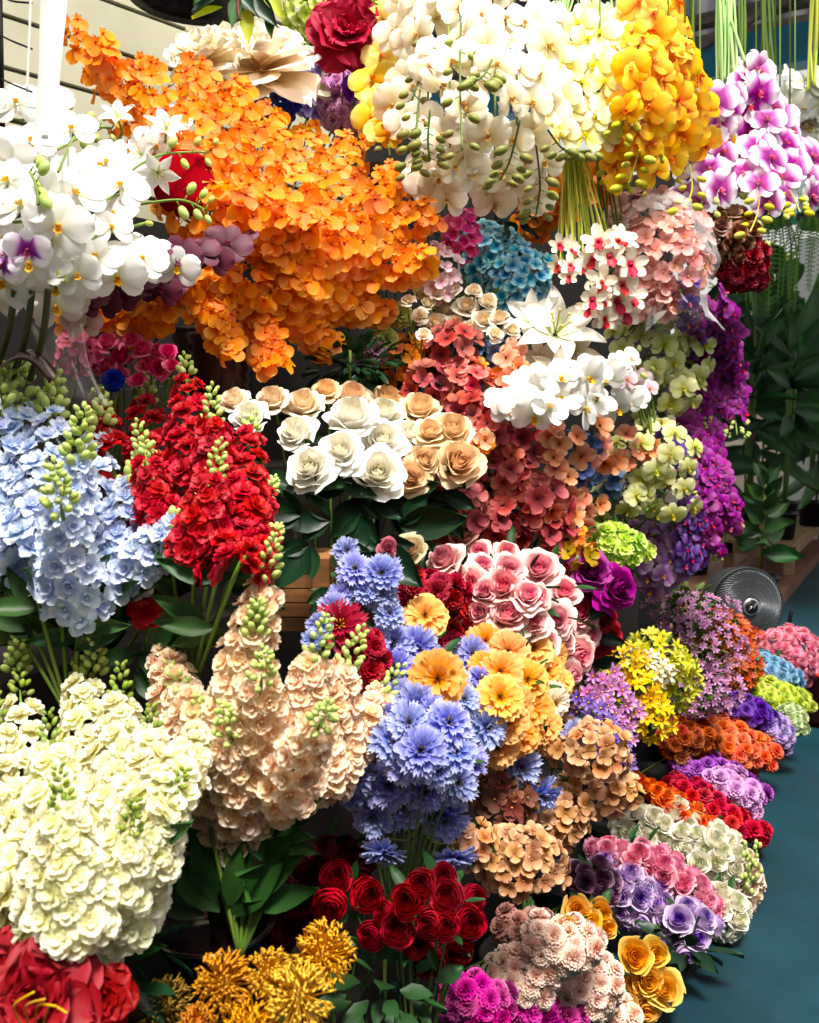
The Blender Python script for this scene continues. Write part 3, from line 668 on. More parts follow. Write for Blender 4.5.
# sunlit greenery outside, hanging ferns
YG = petal_mat('leaf_sunlit', ['#7fae1e', '#b5d63a'], (.02, .1, .15), .4)
for i, (x, y, z, s) in enumerate(((-1.9, 10.6, 0, 2.25), (-.4, 10.9, 0, .9))):
    T = thing('garden_shrub', ['bright yellow-green shrub in the sun beyond the aisle', 'sunlit low shrub behind the white panels'][i], 'shrub', (x, y, z))
    tube_part('trunk', [(x, y, z), (x, y, z + s)], .03, BSTEM, T)
    foliage_part(T, (x, y, z + s * 1.1), min(.6, s * .62), 150, .2, YG, .5)
FERNG = petal_mat('fern_green', ['#3c6a1c', '#6c9c34'], (.02, .1, .2), .35)
def fern(c, n, l, lab):
    T = thing('hanging_fern', lab, 'fern', c)
    tube_part('hanger', [Vector(c), Vector(c) + Vector((0, 0, .6))], .004, BLACKM, T)
    mb = MB(); lathe_mb(mb, [(0, -.1), (.08, -.1), (.12, 0), (.11, 0), (0, -.02)], 18); part('basket', mb.mesh('basket', BLKP), T, c)
    for i in range(n):
        a = i * 2.39996; mb = MB(); ll = l * r2_.uniform(.6, 1.05); prev = None
        for k_ in range(30):
            u = k_ / 29; q = Vector((math.cos(a) * .17 * math.sin(u * 1.9), math.sin(a) * .17 * math.sin(u * 1.9), .08 * math.sin(u * 3) - ll * u ** 1.4))
            for sgn in (-1, 1):
                sd = Vector((-math.sin(a), math.cos(a), -.25)) * sgn; V, Fc, t = petal(1, .3, 2, 2, 'point', .1, -.1)
                y = sd.normalized(); x = y.cross(Vector((math.cos(a), math.sin(a), .3))).normalized(); zz = x.cross(y)
                mb.add(V @ (np.array([x, y, zz]) * .055 * (1.1 - u * .7)) + np.array(q), Fc, t)
        tube_mb(mb, [(math.cos(a) * .17 * math.sin(u * 1.9), math.sin(a) * .17 * math.sin(u * 1.9), .08 * math.sin(u * 3) - ll * u ** 1.4) for u in [q_ / 14 for q_ in range(15)]], .004, 4)
        part('frond', mb.mesh('frond', FERNG), T, c)
fern(P(775, 212, 6.3), 12, .72, 'hanging fern whose fronds drop below the teal sign')
fern(P(815, 214, 6.0), 12, .6, 'hanging fern cut by the right edge of the frame')
# fan
c = P(747, 606, 4.6)
T = thing('floor_fan', 'dark round floor fan with spiral grille behind the small flowers', 'fan', (c.x, c.y, .085))
ax = Vector((.62, -.78, .12)).normalized(); q = ax.to_track_quat('Z', 'Y'); FR = .2
mb = MB(); lathe_mb(mb, [(0, -.15), (FR * .78, -.15), (FR * .97, -.12), (FR, -.05), (FR, 0), (FR * .97, .006), (FR * .94, 0), (FR * .93, -.1), (FR * .7, -.14)], 48)
part('housing', mb.mesh('housing', solid('fan_grey', '#26282a', .5, .1)), T, c, q)
mb = MB()
for i in range(56):
    a0 = i * 2 * PI / 56; pts = []
    for k_ in range(8):
        u = k_ / 7; rr = FR * (.2 + .76 * u); a = a0 + 1.15 * u; pts.append((rr * math.cos(a), rr * math.sin(a), .03 - .03 * u * u))
    tube_mb(mb, pts, .0028, 4)
for rr in (.45, .7):
    tube_mb(mb, [(FR * rr * math.cos(2 * PI * j / 40), FR * rr * math.sin(2 * PI * j / 40), .015) for j in range(41)], .0016, 4)
g = part('grille', mb.mesh('grille', solid('fan_grille', '#6a6f74', .3, .5)), T, c, q)
mb = MB(); lathe_mb(mb, [(0, .05), (.034, .048), (.042, .035), (.042, .02), (0, .02)], 28); hub_ = part('hub', mb.mesh('hub', BLKP), T, c, q)
mb = MB(); lathe_mb(mb, [(.036, .0485), (.043, .046), (.045, .04), (.043, .036)], 32); tube_mb(mb, [(-.02, -.018, .053), (-.004, .004, .056), (.006, -.004, .056), (.022, .018, .053)], .0035, 5); bo = bpy.data.objects.new('badge', mb.mesh('badge', solid('silver', '#c8ccd0', .25, .8))); COL.objects.link(bo); bo.parent = hub_
for k_ in range(3):
    mb = MB(); V, Fc, t = petal(FR * .82, FR * .8, 5, 4, 'round', .1, .1, base=.4); V = rotx(V, .4); mb.add(rotz(V, k_ * 2.094) + np.array([0, 0, -.07]), Fc, t); part('blade', mb.mesh('blade', BLKP), T, c, q)
mb = MB(); s_ = c + ax * -.1
tube_mb(mb, [Vector((-.16, .02, .02)), Vector((-.21, .02, c.z - .085)), Vector((-.2, .0, c.z - .08))], .011, 6); tube_mb(mb, [Vector((.16, .1, .02)), Vector((.21, .02, c.z - .085))], .011, 6); tube_mb(mb, [Vector((-.2, .16, .015)), Vector((-.2, -.16, .015))], .014, 6); tube_mb(mb, [Vector((.2, .2, .015)), Vector((.2, -.12, .015))], .014, 6); tube_mb(mb, [Vector((-.2, .1, .015)), Vector((.2, .1, .015))], .012, 6)
part('stand', mb.mesh('stand', BLACKM), T, T.location)
# sign
c = P(806, 186, 6.6); rz_ = YAW - R_(6)
T = thing('hanging_sign', 'pale hanging sign with a teal band of white lettering', 'sign', c)
sq = Quaternion((0, 0, 1), rz_) @ Quaternion((0, 1, 0), R_(-3))
mb = MB(); box_mb(mb, (-.38, -.012, -.27), (.5, .012, .4)); part('board', mb.mesh('board', solid('sign_board', '#d7ece8', .5), False), T, c, sq)
mb = MB(); box_mb(mb, (-.382, -.016, -.27), (.502, .0, -.09)); part('band', mb.mesh('band', solid('sign_teal', '#0d7a6c', .5), False), T, c, sq)
for nm, txt, sz, off in (('lettering', 'สอบถาม ฎรัง โทรถาม', .115, Vector((-.3, -.018, -.215))), ('large_lettering', 'ดี', .3, Vector((.16, -.018, .02)))):
    cu = bpy.data.curves.new(nm, 'FONT'); cu.body = txt; cu.size = sz; cu.extrude = .002
    tmp = bpy.data.objects.new(nm, cu); COL.objects.link(tmp); bpy.context.view_layer.update(); tm = bpy.data.meshes.new_from_object(tmp.evaluated_get(bpy.context.evaluated_depsgraph_get())); bpy.data.objects.remove(tmp)
    to = bpy.data.objects.new(nm, tm); COL.objects.link(to); to.parent = T; to.rotation_mode = 'QUATERNION'
    to.rotation_quaternion = sq @ Quaternion((1, 0, 0), PI / 2); to.location = sq @ off
    tm.materials.clear(); tm.materials.append(solid('sign_white', '#f4f7f5', .5) if nm == 'lettering' else solid('sign_teal', '#0d7a6c', .5))
mb = MB()
for x in (-.3, .4): tube_mb(mb, [Vector((x, 0, .4)), Vector((x, 0, 2.2))], .004, 4)
part('hanger', mb.mesh('hanger', BLACKM), T, c, sq)
# red tub past the pink carnations
c = P(822, 688, 4.1); T = thing('red_basket', 'red plastic basket rim past the pink carnations', 'basket', (c.x, c.y, 0)); mb = MB()
lathe_mb(mb, [(0, 0), (.12, 0), (.16, .24), (.175, .24), (.175, .26), (.15, .26), (.14, .03), (0, .03)], 32); part('basket_body', mb.mesh('basket', solid('red_plastic', '#c81f1c', .4)), T, T.location)

# ================================================================== TOP LEFT ODDMENTS
# white strap and string hanging from above
c = P(48, 150, 1.2); T = thing('white_strap', 'wide white strap hanging down over the white orchids', 'strap', P(60, -60, 1.2))
mb = MB(); b = Vector(T.location); k = 1.2 / FP; V = []
for i in range(13):
    f = i / 12; p = P(58 - 14 * f, -60 + 205 * f, 1.2 + .01 * math.sin(f * 5)); wv = (13 - 1.5 * f) * k
    for sx, dz in ((-1, 0), (1, 0), (1, .0015), (-1, .0015)): V.append(tuple(p + RT * sx * wv + FW * (dz + .004 * sx * math.sin(f * 7)) - b))
mb.add(V, grid_faces(12, 4, True) + [(0, 1, 2, 3), (51, 50, 49, 48)], [.5] * len(V)); part('strap_body', mb.mesh('strap', solid('white_webbing', '#f1efe6', .7)), T, b)
T = thing('white_string', 'thin white string hanging beside the wide strap', 'string', P(32, -60, 1.22)); tube_part('string_body', bez([P(32, -60, 1.22), P(30, 20, 1.22), P(27, 92, 1.22)]), .0016, solid('white_webbing', '#f1efe6'), T)
# black post with hooks
T = thing('hook_stand', 'black metal post with wire hooks against the pale siding', 'stand', P(2, 130, 1.75)); tube_part('post', [P(-2, -60, 1.75), P(2, 130, 1.75)], .006, BLACKM, T)
for i, y in enumerate((-5, 35, 78)):
    tube_part('hook', bez([P(0, y, 1.75), P(12, y + 6, 1.72), P(32, y + (14 if i else 8), 1.7)]), .002, BLACKM, T)
# perforated dark shade at the top
c = P(195, -22, 2.5); T = thing('mesh_lampshade', 'dark perforated metal shade hanging at the top edge', 'lampshade', c); mb = MB()
lathe_mb(mb, [(.07, .07), (.12, .03), (.17, -.02), (.19, -.05), (.185, -.055), (.165, -.03), (.115, .02), (.06, .06)], 40); part('shade', mb.mesh('shade', solid('dark_perforated', '#4c4c50', .25, .8, noise=.7, scale=90)), T, c)
tube_part('cord', [c + Vector((0, 0, .07)), c + Vector((0, 0, .8))], .003, BLACKM, T)
# leafy twig
T = thing('leafy_branch', 'drooping branch with dark and yellow-green leaves at the top edge', 'branch', P(245, -60, 2.2))
tube_part('twig', bez([P(245, -60, 2.2), P(238, 0, 2.2), P(240, 20, 2.2)]), .004, BSTEM, T)
YL = petal_mat('leaf_yellow_green', ['#8a9c1c', '#c3c92c'], (.02, .1, .12), .35)
for x, y, dx, dy, l, mt in ((225, -8, -.8, -.55, 40, DKGREEN), (222, 8, -1, -.35, 32, YL), (246, 8, .1, -1, 38, YL), (262, -15, .6, -1, 42, YL), (270, 12, .05, -1, 28, GREEN), (238, -5, -.15, -1, 36, GREEN), (255, -5, .5, -.8, 42, DKGREEN), (230, -12, .7, -.7, 44, DKGREEN), (240, -30, .9, .2, 40, GREEN), (215, -20, -.6, -.8, 34, GREEN), (275, -10, .9, -.3, 36, DKGREEN)):
    part('leaf', leaf_mesh(mt, .4), T, P(x, y, 2.2 + rng.uniform(-.03, .03)), leaf_q(RT * dx + UP * dy + (-FW) * .2), l * 2.2 / FP)
# big paper roses
PAPER = petal_mat('paper_cream', ['#ecc890', '#f8e6c4', '#fcf4e2'], (.01, .1, .04), .25, .7, .05)
def single(name, cat, label, fm, x, y, r, tx=0, ty=.4, dd=0.0, group=None, stemto=None, leaves=2, leafm=DKGREEN, ln=45, partn='bloom', stemmat=STEM, upright=False, bl=.3):
    d = D(x, y) + dd; k = d / FP; pos = P(x, y, d); n = look(tx, ty)
    b = pos + Vector((-.10, 0, -bl)) if stemto is None else P(*stemto)
    T = thing(name, label, cat, b, group)
    s = pos - n * r * .25 * k
    tube_part('stem', bez([b, b.lerp(s, .5) + Vector((0, 0, .01)) - n * .02, s - n * .03, s], 10), .003, stemmat, T)
    part(partn, rng.choice(fm), T, pos, upright_q(n, .3) if upright else face_q(n), r * k)
    for i in range(leaves):
        d_ = (RT * rng.choice((-1, 1)) * rng.uniform(.4, 1) + UP * rng.uniform(-.6, .4) + (-FW) * rng.uniform(.1, .6))
        part('leaf', leaf_mesh(leafm, .5), T, s.lerp(b, rng.uniform(.12, .45)), leaf_q(d_), ln * k)
    return T
single('paper_rose', 'paper flower', 'huge cream paper rose lying against the siding wall', meshes('peony', PAPER), 262, 72, 66, .1, 1.1, stemto=(250, 220, 2.6), leaves=0)
single('paper_rose', 'paper flower', 'cream paper rose half hidden behind the orange orchid tips', meshes('peony', PAPER), 205, 60, 42, -.3, .9, stemto=(210, 220, 2.6), leaves=0)
CRIM = petal_mat('silk_crimson', ['#6d0f1c', '#a3182a', '#b8283c'], (.01, .08, .08), .15, .6)
single('silk_peony', 'silk flower', 'large crimson silk peony at the top of the display', meshes('peony', CRIM), 347, 34, 40, .15, .1, stemto=(340, 150, 2.7), leaves=0)
LIME = petal_mat('lime_petals', ['#a7b83c', '#cdd965', '#dfe69a'], (.015, .1, .1), .35)
OLIVC = petal_mat('green_centre', ['#7d8c2c', '#a9b04a'], (.01, .1, .1), .1)
for x, y, rx, ry, lab in ((318, 12, 34, 24, 'lime green hydrangea head behind the crimson peony, at the top edge'), (312, 60, 36, 24, 'lime green hydrangea head to the lower left of the crimson peony'), (375, 8, 26, 20, 'pale lime hydrangea head to the upper right of the crimson peony'), (352, 74, 30, 14, 'lime green hydrangea head directly below the crimson peony')):
    dome('hydrangea', 'hydrangea', lab, (x, y), rx, ry, meshes('four', [LIME, OLIVC]), 8, dd=.2, group=None)
INDIGO = petal_mat('indigo_petals', ['#1d2a86', '#3550c0', '#4a63cc'], (.02, .1, .12), .25)
VIOLET = petal_mat('violet_petals', ['#6a4bb8', '#9b7ed6', '#b9a3e3'], (.02, .15, .12), .3)
PINKL = petal_mat('pinklilac_petals', ['#b65c9c', '#d896c6', '#e6b4d8'], (.02, .15, .12), .3)
DEEPV = petal_mat('deep_violet', ['#3a1280', '#5c21b4', '#6e32c4'], (.02, .1, .12), .2)
dome('hydrangea', 'hydrangea', 'indigo blue hydrangea head between the cream paper rose and lilac blooms', (277, 98), 26, 22, meshes('four', [INDIGO, DEEPV]), 7)
dome('hydrangea', 'hydrangea', 'lilac violet hydrangea head beside the indigo one', (313, 92), 28, 24, meshes('four', [VIOLET, DEEPV]), 8)
dome('carnation_bunch', 'carnations', 'mauve pink carnation bunch beneath the crimson peony', (345, 100), 24, 26, meshes('carnation', PINKL), 10)
dome('carnation_bunch', 'carnations', 'shaded mauve carnations hanging low between white shelf and yellow orchids', (352, 122), 22, 12, meshes('carnation', PINKL), 9)
single('silk_rose', 'silk flower', 'deep violet rose tucked beside the yellow orchids', meshes('smallrose', DEEPV), 358, 90, 17, .3, .2, leaves=0)

# red velvet disc among the orchids
VELV = solid('red_velvet', '#8e0614', 1.0, noise=.2, scale=60, spec=.0)
T = thing('velvet_box', 'round red velvet box lid between white and orange orchids', 'box', P(186, 182, 1.83)); mb = MB()
k = 1.83 / FP; lathe_mb(mb, [(0, .012), (22 * k, .012), (28 * k, .008), (31 * k, -.002), (31 * k, -.05), (0, -.05)], 40); part('lid', mb.mesh('lid', VELV), T, P(186, 178, 1.83), face_q(look(.3, .15), 0))

# ================================================================== ORANGE DANCING-LADY ORCHIDS
ORA = petal_mat('orange_petals', ['#f0760e', '#fb901c', '#ffa232', '#ffb656'], (.012, .08, .12), .45, .5, .08)
ORC = petal_mat('orange_heart', ['#c8500c', '#e0701c'], (.01, .05, .1), .2)
OF = meshes('dancing', [ORA, ORC], 4)
OR3 = petal_mat('dim_orange_petals', ['#a84c10', '#d87418', '#e08a30'], (.012, .08, .12), .3)  # darker copy of the orange petals, dimness put into the colour
for pts, n, R, lab in (
 ([(190, 210, .1), (130, 130, .1), (66, 14, .05)], 26, (26, 9), 'topmost thin spray reaching up by the white strap'),
 ([(205, 215, .08), (150, 130, .08), (94, 40, 0)], 40, (26, 12), 'spray arching in front of the siding above the white orchids'),
 ([(210, 220, .06), (170, 140, .05), (140, 62, 0)], 34, (28, 14), 'spray just right of the one over the siding'),
 ([(225, 230, .02), (205, 150, 0), (195, 66, 0)], 42, (26, 14), 'upright spray with its tip before the smaller cream paper rose'),
 ([(240, 240, .02), (235, 160, 0), (232, 92, 0)], 44, (26, 16), 'spray ending below the huge cream paper rose'),
 ([(255, 250, 0), (262, 180, 0), (264, 118, 0)], 44, (26, 16), 'spray ending in front of the indigo hydrangea'),
 ([(265, 260, -.02), (290, 200, 0), (306, 138, 0)], 46, (28, 18), 'spray rising to the white shelf below the lilac hydrangea'),
 ([(270, 270, -.02), (315, 220, 0), (350, 150, 0)], 46, (28, 18), 'spray pointing to the mauve carnations'),
 ([(280, 280, -.03), (340, 235, 0), (396, 178, 0)], 48, (28, 16), 'spray reaching to the foot of the yellow orchids'),
 ([(285, 285, -.03), (360, 250, 0), (432, 212, 0)], 44, (26, 12), 'spray reaching under the cream hanging orchids'),
 ([(290, 290, -.02), (360, 275, 0), (428, 258, 0)], 38, (24, 11), 'lowest spray on the side of the turquoise hydrangeas'),
 ([(280, 290, -.04), (330, 300, 0), (385, 312, 0)], 34, (22, 8), 'drooping spray over the mauve rosebuds'),
 ([(260, 280, -.05), (295, 315, 0), (330, 345, 0)], 36, (24, 9), 'drooping spray over the dark leaves'),
 ([(240, 270, -.05), (262, 320, 0), (274, 368, 0)], 40, (24, 10), 'spray hanging lowest, in front of the maroon bucket'),
 ([(225, 260, -.04), (215, 300, 0), (232, 352, 0)], 34, (24, 10), 'spray over the handle of the maroon bucket'),
 ([(215, 250, 0), (175, 300, .02), (120, 322, .05)], 42, (22, 14), 'shaded spray below the maroon orchids'),
 ([(205, 250, .02), (140, 300, .05), (62, 316, .08)], 34, (16, 10), 'dim spray under the white orchids'),
 ([(300, 240, -.07), (280, 220, -.07), (225, 205, -.05)], 36, (30, 20), 'spray leaning across the middle of the orange mass')):
    spray('orchid_spray', 'orchid', 'orange dancing-lady orchid, ' + lab, pts, OF, 13.4, int(n * 1.35), R=(R[0] * 1.12, R[1] * 1.1), partname='floret', stem=BSTEM, kf=.7, jit=.55, rollj=1.0, group='orange orchid sprays', srad=.002, arc=110, ty=.05)

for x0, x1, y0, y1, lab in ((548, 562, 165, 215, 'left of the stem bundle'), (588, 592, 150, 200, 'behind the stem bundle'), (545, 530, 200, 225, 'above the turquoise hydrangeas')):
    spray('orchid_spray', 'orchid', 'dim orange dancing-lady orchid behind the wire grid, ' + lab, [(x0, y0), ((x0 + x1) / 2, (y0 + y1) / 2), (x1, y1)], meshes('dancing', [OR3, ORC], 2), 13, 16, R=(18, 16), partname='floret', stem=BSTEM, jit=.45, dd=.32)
# ================================================================== WHITE MOTH ORCHIDS, LEFT
WH = petal_mat('white_petals', ['#d8dcb8', '#ecebe2', '#f2f1ec', '#f4f3ef'], (.01, .05, .03), .3, .45, .03)
WF = meshes('orchidpetals', [WH], 4); WLIP = meshes('lip', [YC], 1)
BUDM = meshes('bud', BUDG, 1); BUDOM = meshes('bud', BUDO, 1)
for pts, n, nb, lab, dd in (
 ([(-30, 100), (20, 120), (72, 108)], 6, 0, 'highest, behind the white strap', .08),
 ([(-30, 150), (30, 160), (95, 128)], 7, 3, 'second highest, its buds before the orange tips', .04),
 ([(-30, 190), (40, 190), (120, 165)], 8, 0, 'level with the top of the velvet lid', .02),
 ([(-20, 225), (60, 215), (140, 186)], 8, 0, 'ending against the red velvet lid', 0),
 ([(-20, 260), (60, 245), (150, 222)], 8, 3, 'with green buds near the maroon orchid', -.02),
 ([(-10, 285), (60, 275), (150, 262)], 8, 0, 'with the broadest blooms, just above the maroon petals', -.04),
 ([(-30, 300), (20, 300), (80, 292)], 5, 0, 'lowest, shading to cream', 0),
 ([(50, 285), (110, 272), (172, 268)], 7, 0, 'lying nearest over the maroon petals', -.14),
 ([(60, 190, .04), (120, 170, 0), (172, 128, 0)], 5, 0, 'reaching up in front of the velvet lid', .05)):
    spray('orchid_spray', 'orchid', 'white moth orchid spray at the left, ' + lab, pts, WF, lipm=WLIP, fs=29 if 'broadest' in lab or 'ending' in lab else 25, n=n, R=(18, 16), dd=dd, buds=nb, budm=BUDM, group='white orchid sprays', kf=1.0, jit=.22, ty=.0, arc=80)
WSF = meshes('lily', [WH, YC, BUDG], 2)
for x, y, r, tx, ty, lab in ((166, 130, 20, .4, .6, 'pointing up beside the orange florets'), (142, 156, 18, -.4, .3, 'left of the velvet lid'), (158, 172, 19, .3, -.7, 'drooping before the velvet lid'), (118, 118, 17, .1, .6, 'under the arching bud stalk')):
    single('star_orchid', 'orchid', 'narrow-petalled white orchid ' + lab, WSF, x, y, r, tx, ty, dd=-.08, leaves=0, bl=.12)
for pts, lab in (([(58, 172, -.07), (80, 130, -.07), (112, 128, -.07)], 'arching across the top of the white orchids'), ([(125, 175, -.08), (160, 155, -.08), (210, 152, -.08)], 'in front of the red velvet lid'), ([(135, 205, -.07), (180, 200, -.07), (205, 210, -.07)], 'just above the maroon orchid'), ([(38, 205, -.06), (36, 185, -.06), (30, 172, -.06)], 'standing in the middle of the white orchids'), ([(42, 262, -.08), (55, 262, -.08), (72, 262, -.08)], 'low in front of the broad white blooms')):
    Q = [P(x, y, D(x, y) + e) for x, y, e in pts]; T = thing('bud_stalk', 'green stalk of orchid buds ' + lab, 'orchid buds', Q[0]); C = bez(Q, 14); tube_part('stalk', C, .0024, STEM, T)
    for i in range(6):
        u = .45 + .55 * i / 5; p = at(C, u); sd = UP * (1 if i % 2 else -1) + RT * .6
        k = 1.5 / FP; tube_part('stalk_branch', [p, p + sd * 6 * k], .0014, STEM, T, 4); part('bud', BUDM[0], T, p + sd * 9 * k, sd.to_track_quat('Z', 'Y'), (7.5 - .6 * i) * k)
MAR = petal_mat('maroon_petals', ['#3c1422', '#561f32', '#6a3044'], (.01, .1, .12), .15)
MARC = petal_mat('maroon_lip', ['#a04a70', '#8a3050'], (.01, .1, .1), .1)
MF = meshes('orchid', [MAR, MARC], 3)
spray('orchid_spray', 'orchid', 'dusky maroon orchid spray lying across the orange orchids', [(150, 262), (200, 258), (250, 238)], MF, 22, 6, R=(6, 6), dd=-.15, stem=BSTEM, jit=.3)
spray('orchid_spray', 'orchid', 'dusky maroon orchid spray under the lowest white orchids', [(60, 305), (110, 298), (175, 285)], MF, 20, 8, R=(8, 8), dd=-.02, stem=BSTEM, jit=.4)
WPUR = petal_mat('white_purple_throat', [(0, '#6a1470'), (.3, '#a040a8'), (.5, '#f2e4f4'), (1, '#ffffff')], (.01, .05, .05), .25)
spray('orchid_spray', 'orchid', 'white and purple orchid spray at the left edge of the frame', [(-10, 270), (10, 262), (34, 240)], meshes('orchid', [WPUR, MARC], 2), 22, 4, R=(10, 8), dd=-.12)
PALE = petal_mat('pale_mauve_petals', ['#b9a0a0', '#d8c6c0', '#e8dcd4'], (.01, .1, .08), .2)
spray('orchid_spray', 'orchid', 'pale greyish orchid hanging below the white orchids', [(66, 298), (75, 312), (82, 325)], meshes('orchid', [PALE, YC], 2), 17, 3, R=(8, 8), dd=-.03)
# stems of the white orchids going down at the left edge
for i, (x0, x1, lab) in enumerate(((15, -8, 'nearest the frame edge'), (32, 12, 'in the middle of the three'), (48, 30, 'closest to the wrapped bouquet'))):
    T = thing('flower_stalk', 'thick dark orchid stem below the white blooms, ' + lab, 'stem', P(x1, 380, 1.6)); tube_part('stem_body', bez([P(x1, 380, 1.6), P((x0 + x1) / 2 + 4, 335, 1.55), P(x0, 290, 1.5)]), .006, petal_mat('stem_dark', ['#3c4426', '#555a34'], (.01, .1, .1), 0), T)
# ================================================================== HANGING ORCHIDS, TOP CENTRE
CR = petal_mat('ivory_petals', ['#dcc890', '#f4ead0', '#fbf6ea'], (.012, .12, .04), .35, .45, .04)
CRF = meshes('orchid', [CR, petal_mat('ivory_lip', ['#c08850', '#d8b060'], (.01, .1, .1), .1)], 4)
HANGP = [(404, -10, 130, 'nearest the yellow strand'), (425, -20, 190, 'whose tail hangs over the orange orchids'), (447, -20, 205, 'ending above the turquoise hydrangeas'), (470, -20, 175, 'in the middle of the curtain'), (492, -20, 205, 'with a tail over the turquoise hydrangea'), (514, -20, 200, 'beside the green stem bundle'), (534, 10, 195, 'last before the dazzling white ones')]
for x, y0, y1, lab in HANGP:
    spray('orchid_spray', 'orchid', 'hanging ivory moth orchid strand ' + lab, [(x, y0), (x + 3, (y0 + y1) / 2), (x + 2, y1)], CRF, 21, 10, R=(15, 12), group='ivory hanging orchids', hang=P(x, -70, 2.0), stem=STEM, kf=1.0, ty=-.1, jit=.45, rollj=.7)
for pts, lab in (([(430, 10), (424, 60), (412, 100)], 'before the first ivory strand'), ([(462, 0), (460, 70), (462, 150)], 'down the middle of the ivory orchids'), ([(492, 60), (484, 75), (476, 80)], 'high on the ivory orchids'), ([(420, 90), (416, 130), (412, 172)], 'beside the orange orchids'), ([(520, 120), (510, 160), (500, 180)], 'low over the turquoise hydrangeas'), ([(536, 145), (540, 185), (536, 215)], 'hanging lowest beside the green stems'), ([(548, 130), (565, 150), (590, 150)], 'over the knot of the green stem bundle'), ([(430, 110), (428, 140), (430, 160)], 'between the two leftmost ivory strands')):
    Q = [P(x, y, D(x, y) - .1) for x, y in pts]; T = thing('bud_stalk', 'stalk of brown olive orchid buds ' + lab, 'orchid buds', Q[0]); C = bez(Q, 14); tube_part('stalk', C, .0026, OLIVE, T); k = 2.0 / FP
    for i in range(9):
        u = .3 + .7 * i / 8; p = at(C, u); sd = RT * (1 if i % 2 else -1) + UP * -.5
        tube_part('stalk_branch', [p, p + sd * 5 * k], .0013, OLIVE, T, 4); part('bud', BUDOM[0], T, p + sd * 9 * k, sd.to_track_quat('Z', 'Y'), rng.uniform(4.6, 7) * k)
YEL = petal_mat('yellow_petals', ['#d87a04', '#f8aa10', '#ffc626', '#ffd84c'], (.012, .08, .08), .4, .45, .05)
YELL = petal_mat('light_yellow_petals', ['#f0a818', '#fadc5c', '#fbe68a'], (.012, .1, .05), .35, .45, .05)
YLIP = petal_mat('orange_lip', ['#e05808', '#e87a10'], (.01, .1, .1), .1)
YF = meshes('orchid', [YEL, YLIP], 4); YLF = meshes('orchid', [YELL, YLIP], 3)
spray('orchid_spray', 'orchid', 'soft yellow orchid strand left of the ivory curtain', [(392, 5), (380, 70), (388, 140)], YLF, 22, 10, R=(12, 12), hang=P(395, -60, 2.1), dd=.02, ty=0)
spray('orchid_spray', 'orchid', 'deeper yellow orchid tail below the soft yellow strand', [(378, 105), (386, 130), (390, 155)], YF, 16, 5, R=(8, 8), buds=3, budm=BUDOM, dd=.0, ty=0)
WY = petal_mat('white_yellow_petals', ['#ecd44c', '#f8eea8', '#fdf8dc'], (.01, .1, .03), .4, .4, .03)
WYF = meshes('orchid', [WY, petal_mat('yellow_green_lip', ['#c8c020', '#e6dc50'], (.01, .1, .1), .2)], 3)
for x, y0, y1, lab in ((556, 45, 140, 'beside the last ivory strand'), (578, 10, 145, 'second from the ivory curtain'), (600, 20, 140, 'above the green stem bundle'), (622, 15, 120, 'merging into the yellow orchids')):
    spray('orchid_spray', 'orchid', 'dazzling white-yellow orchid strand ' + lab, [(x, y0), (x + 2, (y0 + y1) / 2), (x - 2, y1)], WYF, 20, 8, R=(14, 11), group='white-yellow hanging orchids', hang=P(x, -60, 2.2), ty=.15, dd=.02)
for i, (x0, y0, x1, y1, x2, y2, lab) in enumerate(((640, 0, 636, 70, 618, 140, 'closest to the white ones'), (655, 30, 655, 100, 640, 165, 'in the middle'), (668, 50, 675, 120, 665, 180, 'right of the middle one'), (662, 10, 690, 90, 702, 165, 'along the right rim'), (650, 10, 640, 120, 655, 190, 'with the lowest tail'), (600, 130, 620, 160, 615, 185, 'curling out over the stem bundle'), (685, 80, 705, 140, 722, 160, 'poking over the purple and white orchids'), (640, -25, 652, 10, 660, 40, 'at the very top'))):
    spray('orchid_spray', 'orchid', 'golden yellow orchid strand ' + lab, [(x0, y0), (x1, y1), (x2, y2)], YF, 18, 5 if i in (5, 6, 7) else 10, R=(15, 12), group='golden hanging orchids', hang=P(x0, -60, 2.2), ty=0, rollj=.9, jit=.5, buds=5, budm=meshes('bud', petal_mat('bud_yellow', ['#b9b83a', '#d2cc4a'], (.01, .1, .1), .2), 1), bs=5, dd=-.02 + .01 * i, budend=1.15)
PUW = petal_mat('purple_white_petals', [(0, '#8c0c74'), (.36, '#ac2c98'), (.56, '#d896d0'), (.7, '#f4e6f2'), (1, '#f8f2f8')], (.015, .1, .08), .28, .45, .05)
PULIP = petal_mat('magenta_lip', ['#d8186c', '#f08a9a'], (.01, .1, .1), .1)
PF = meshes('orchidpetals', [PUW], 4); PLIP = meshes('lip', [PULIP], 1)
for i, (x0, y0, x1, y1, x2, y2, lab) in enumerate(((718, 95, 710, 150, 700, 215, 'against the golden ones'), (742, 72, 740, 130, 728, 215, 'second from the golden ones'), (756, 100, 758, 160, 748, 240, 'with the lowest blooms'), (775, 120, 778, 170, 768, 215, 'above the teal sign'), (790, 150, 798, 180, 792, 200, 'reaching furthest over the sign'), (745, 78, 752, 105, 765, 135, 'highest, at the foot of the pale green stems'))):
    spray('orchid_spray', 'orchid', 'purple and white moth orchid strand ' + lab, [(x0, y0), (x1, y1), (x2, y2)], PF, 19, 6 if i > 3 else 11, lipm=PLIP, R=(17, 14), group='purple and white hanging orchids', hang=P(x0, -60, 2.6), ty=0, dd=-.01 * i, buds=3, budm=BUDM, bs=5, budend=1.2)
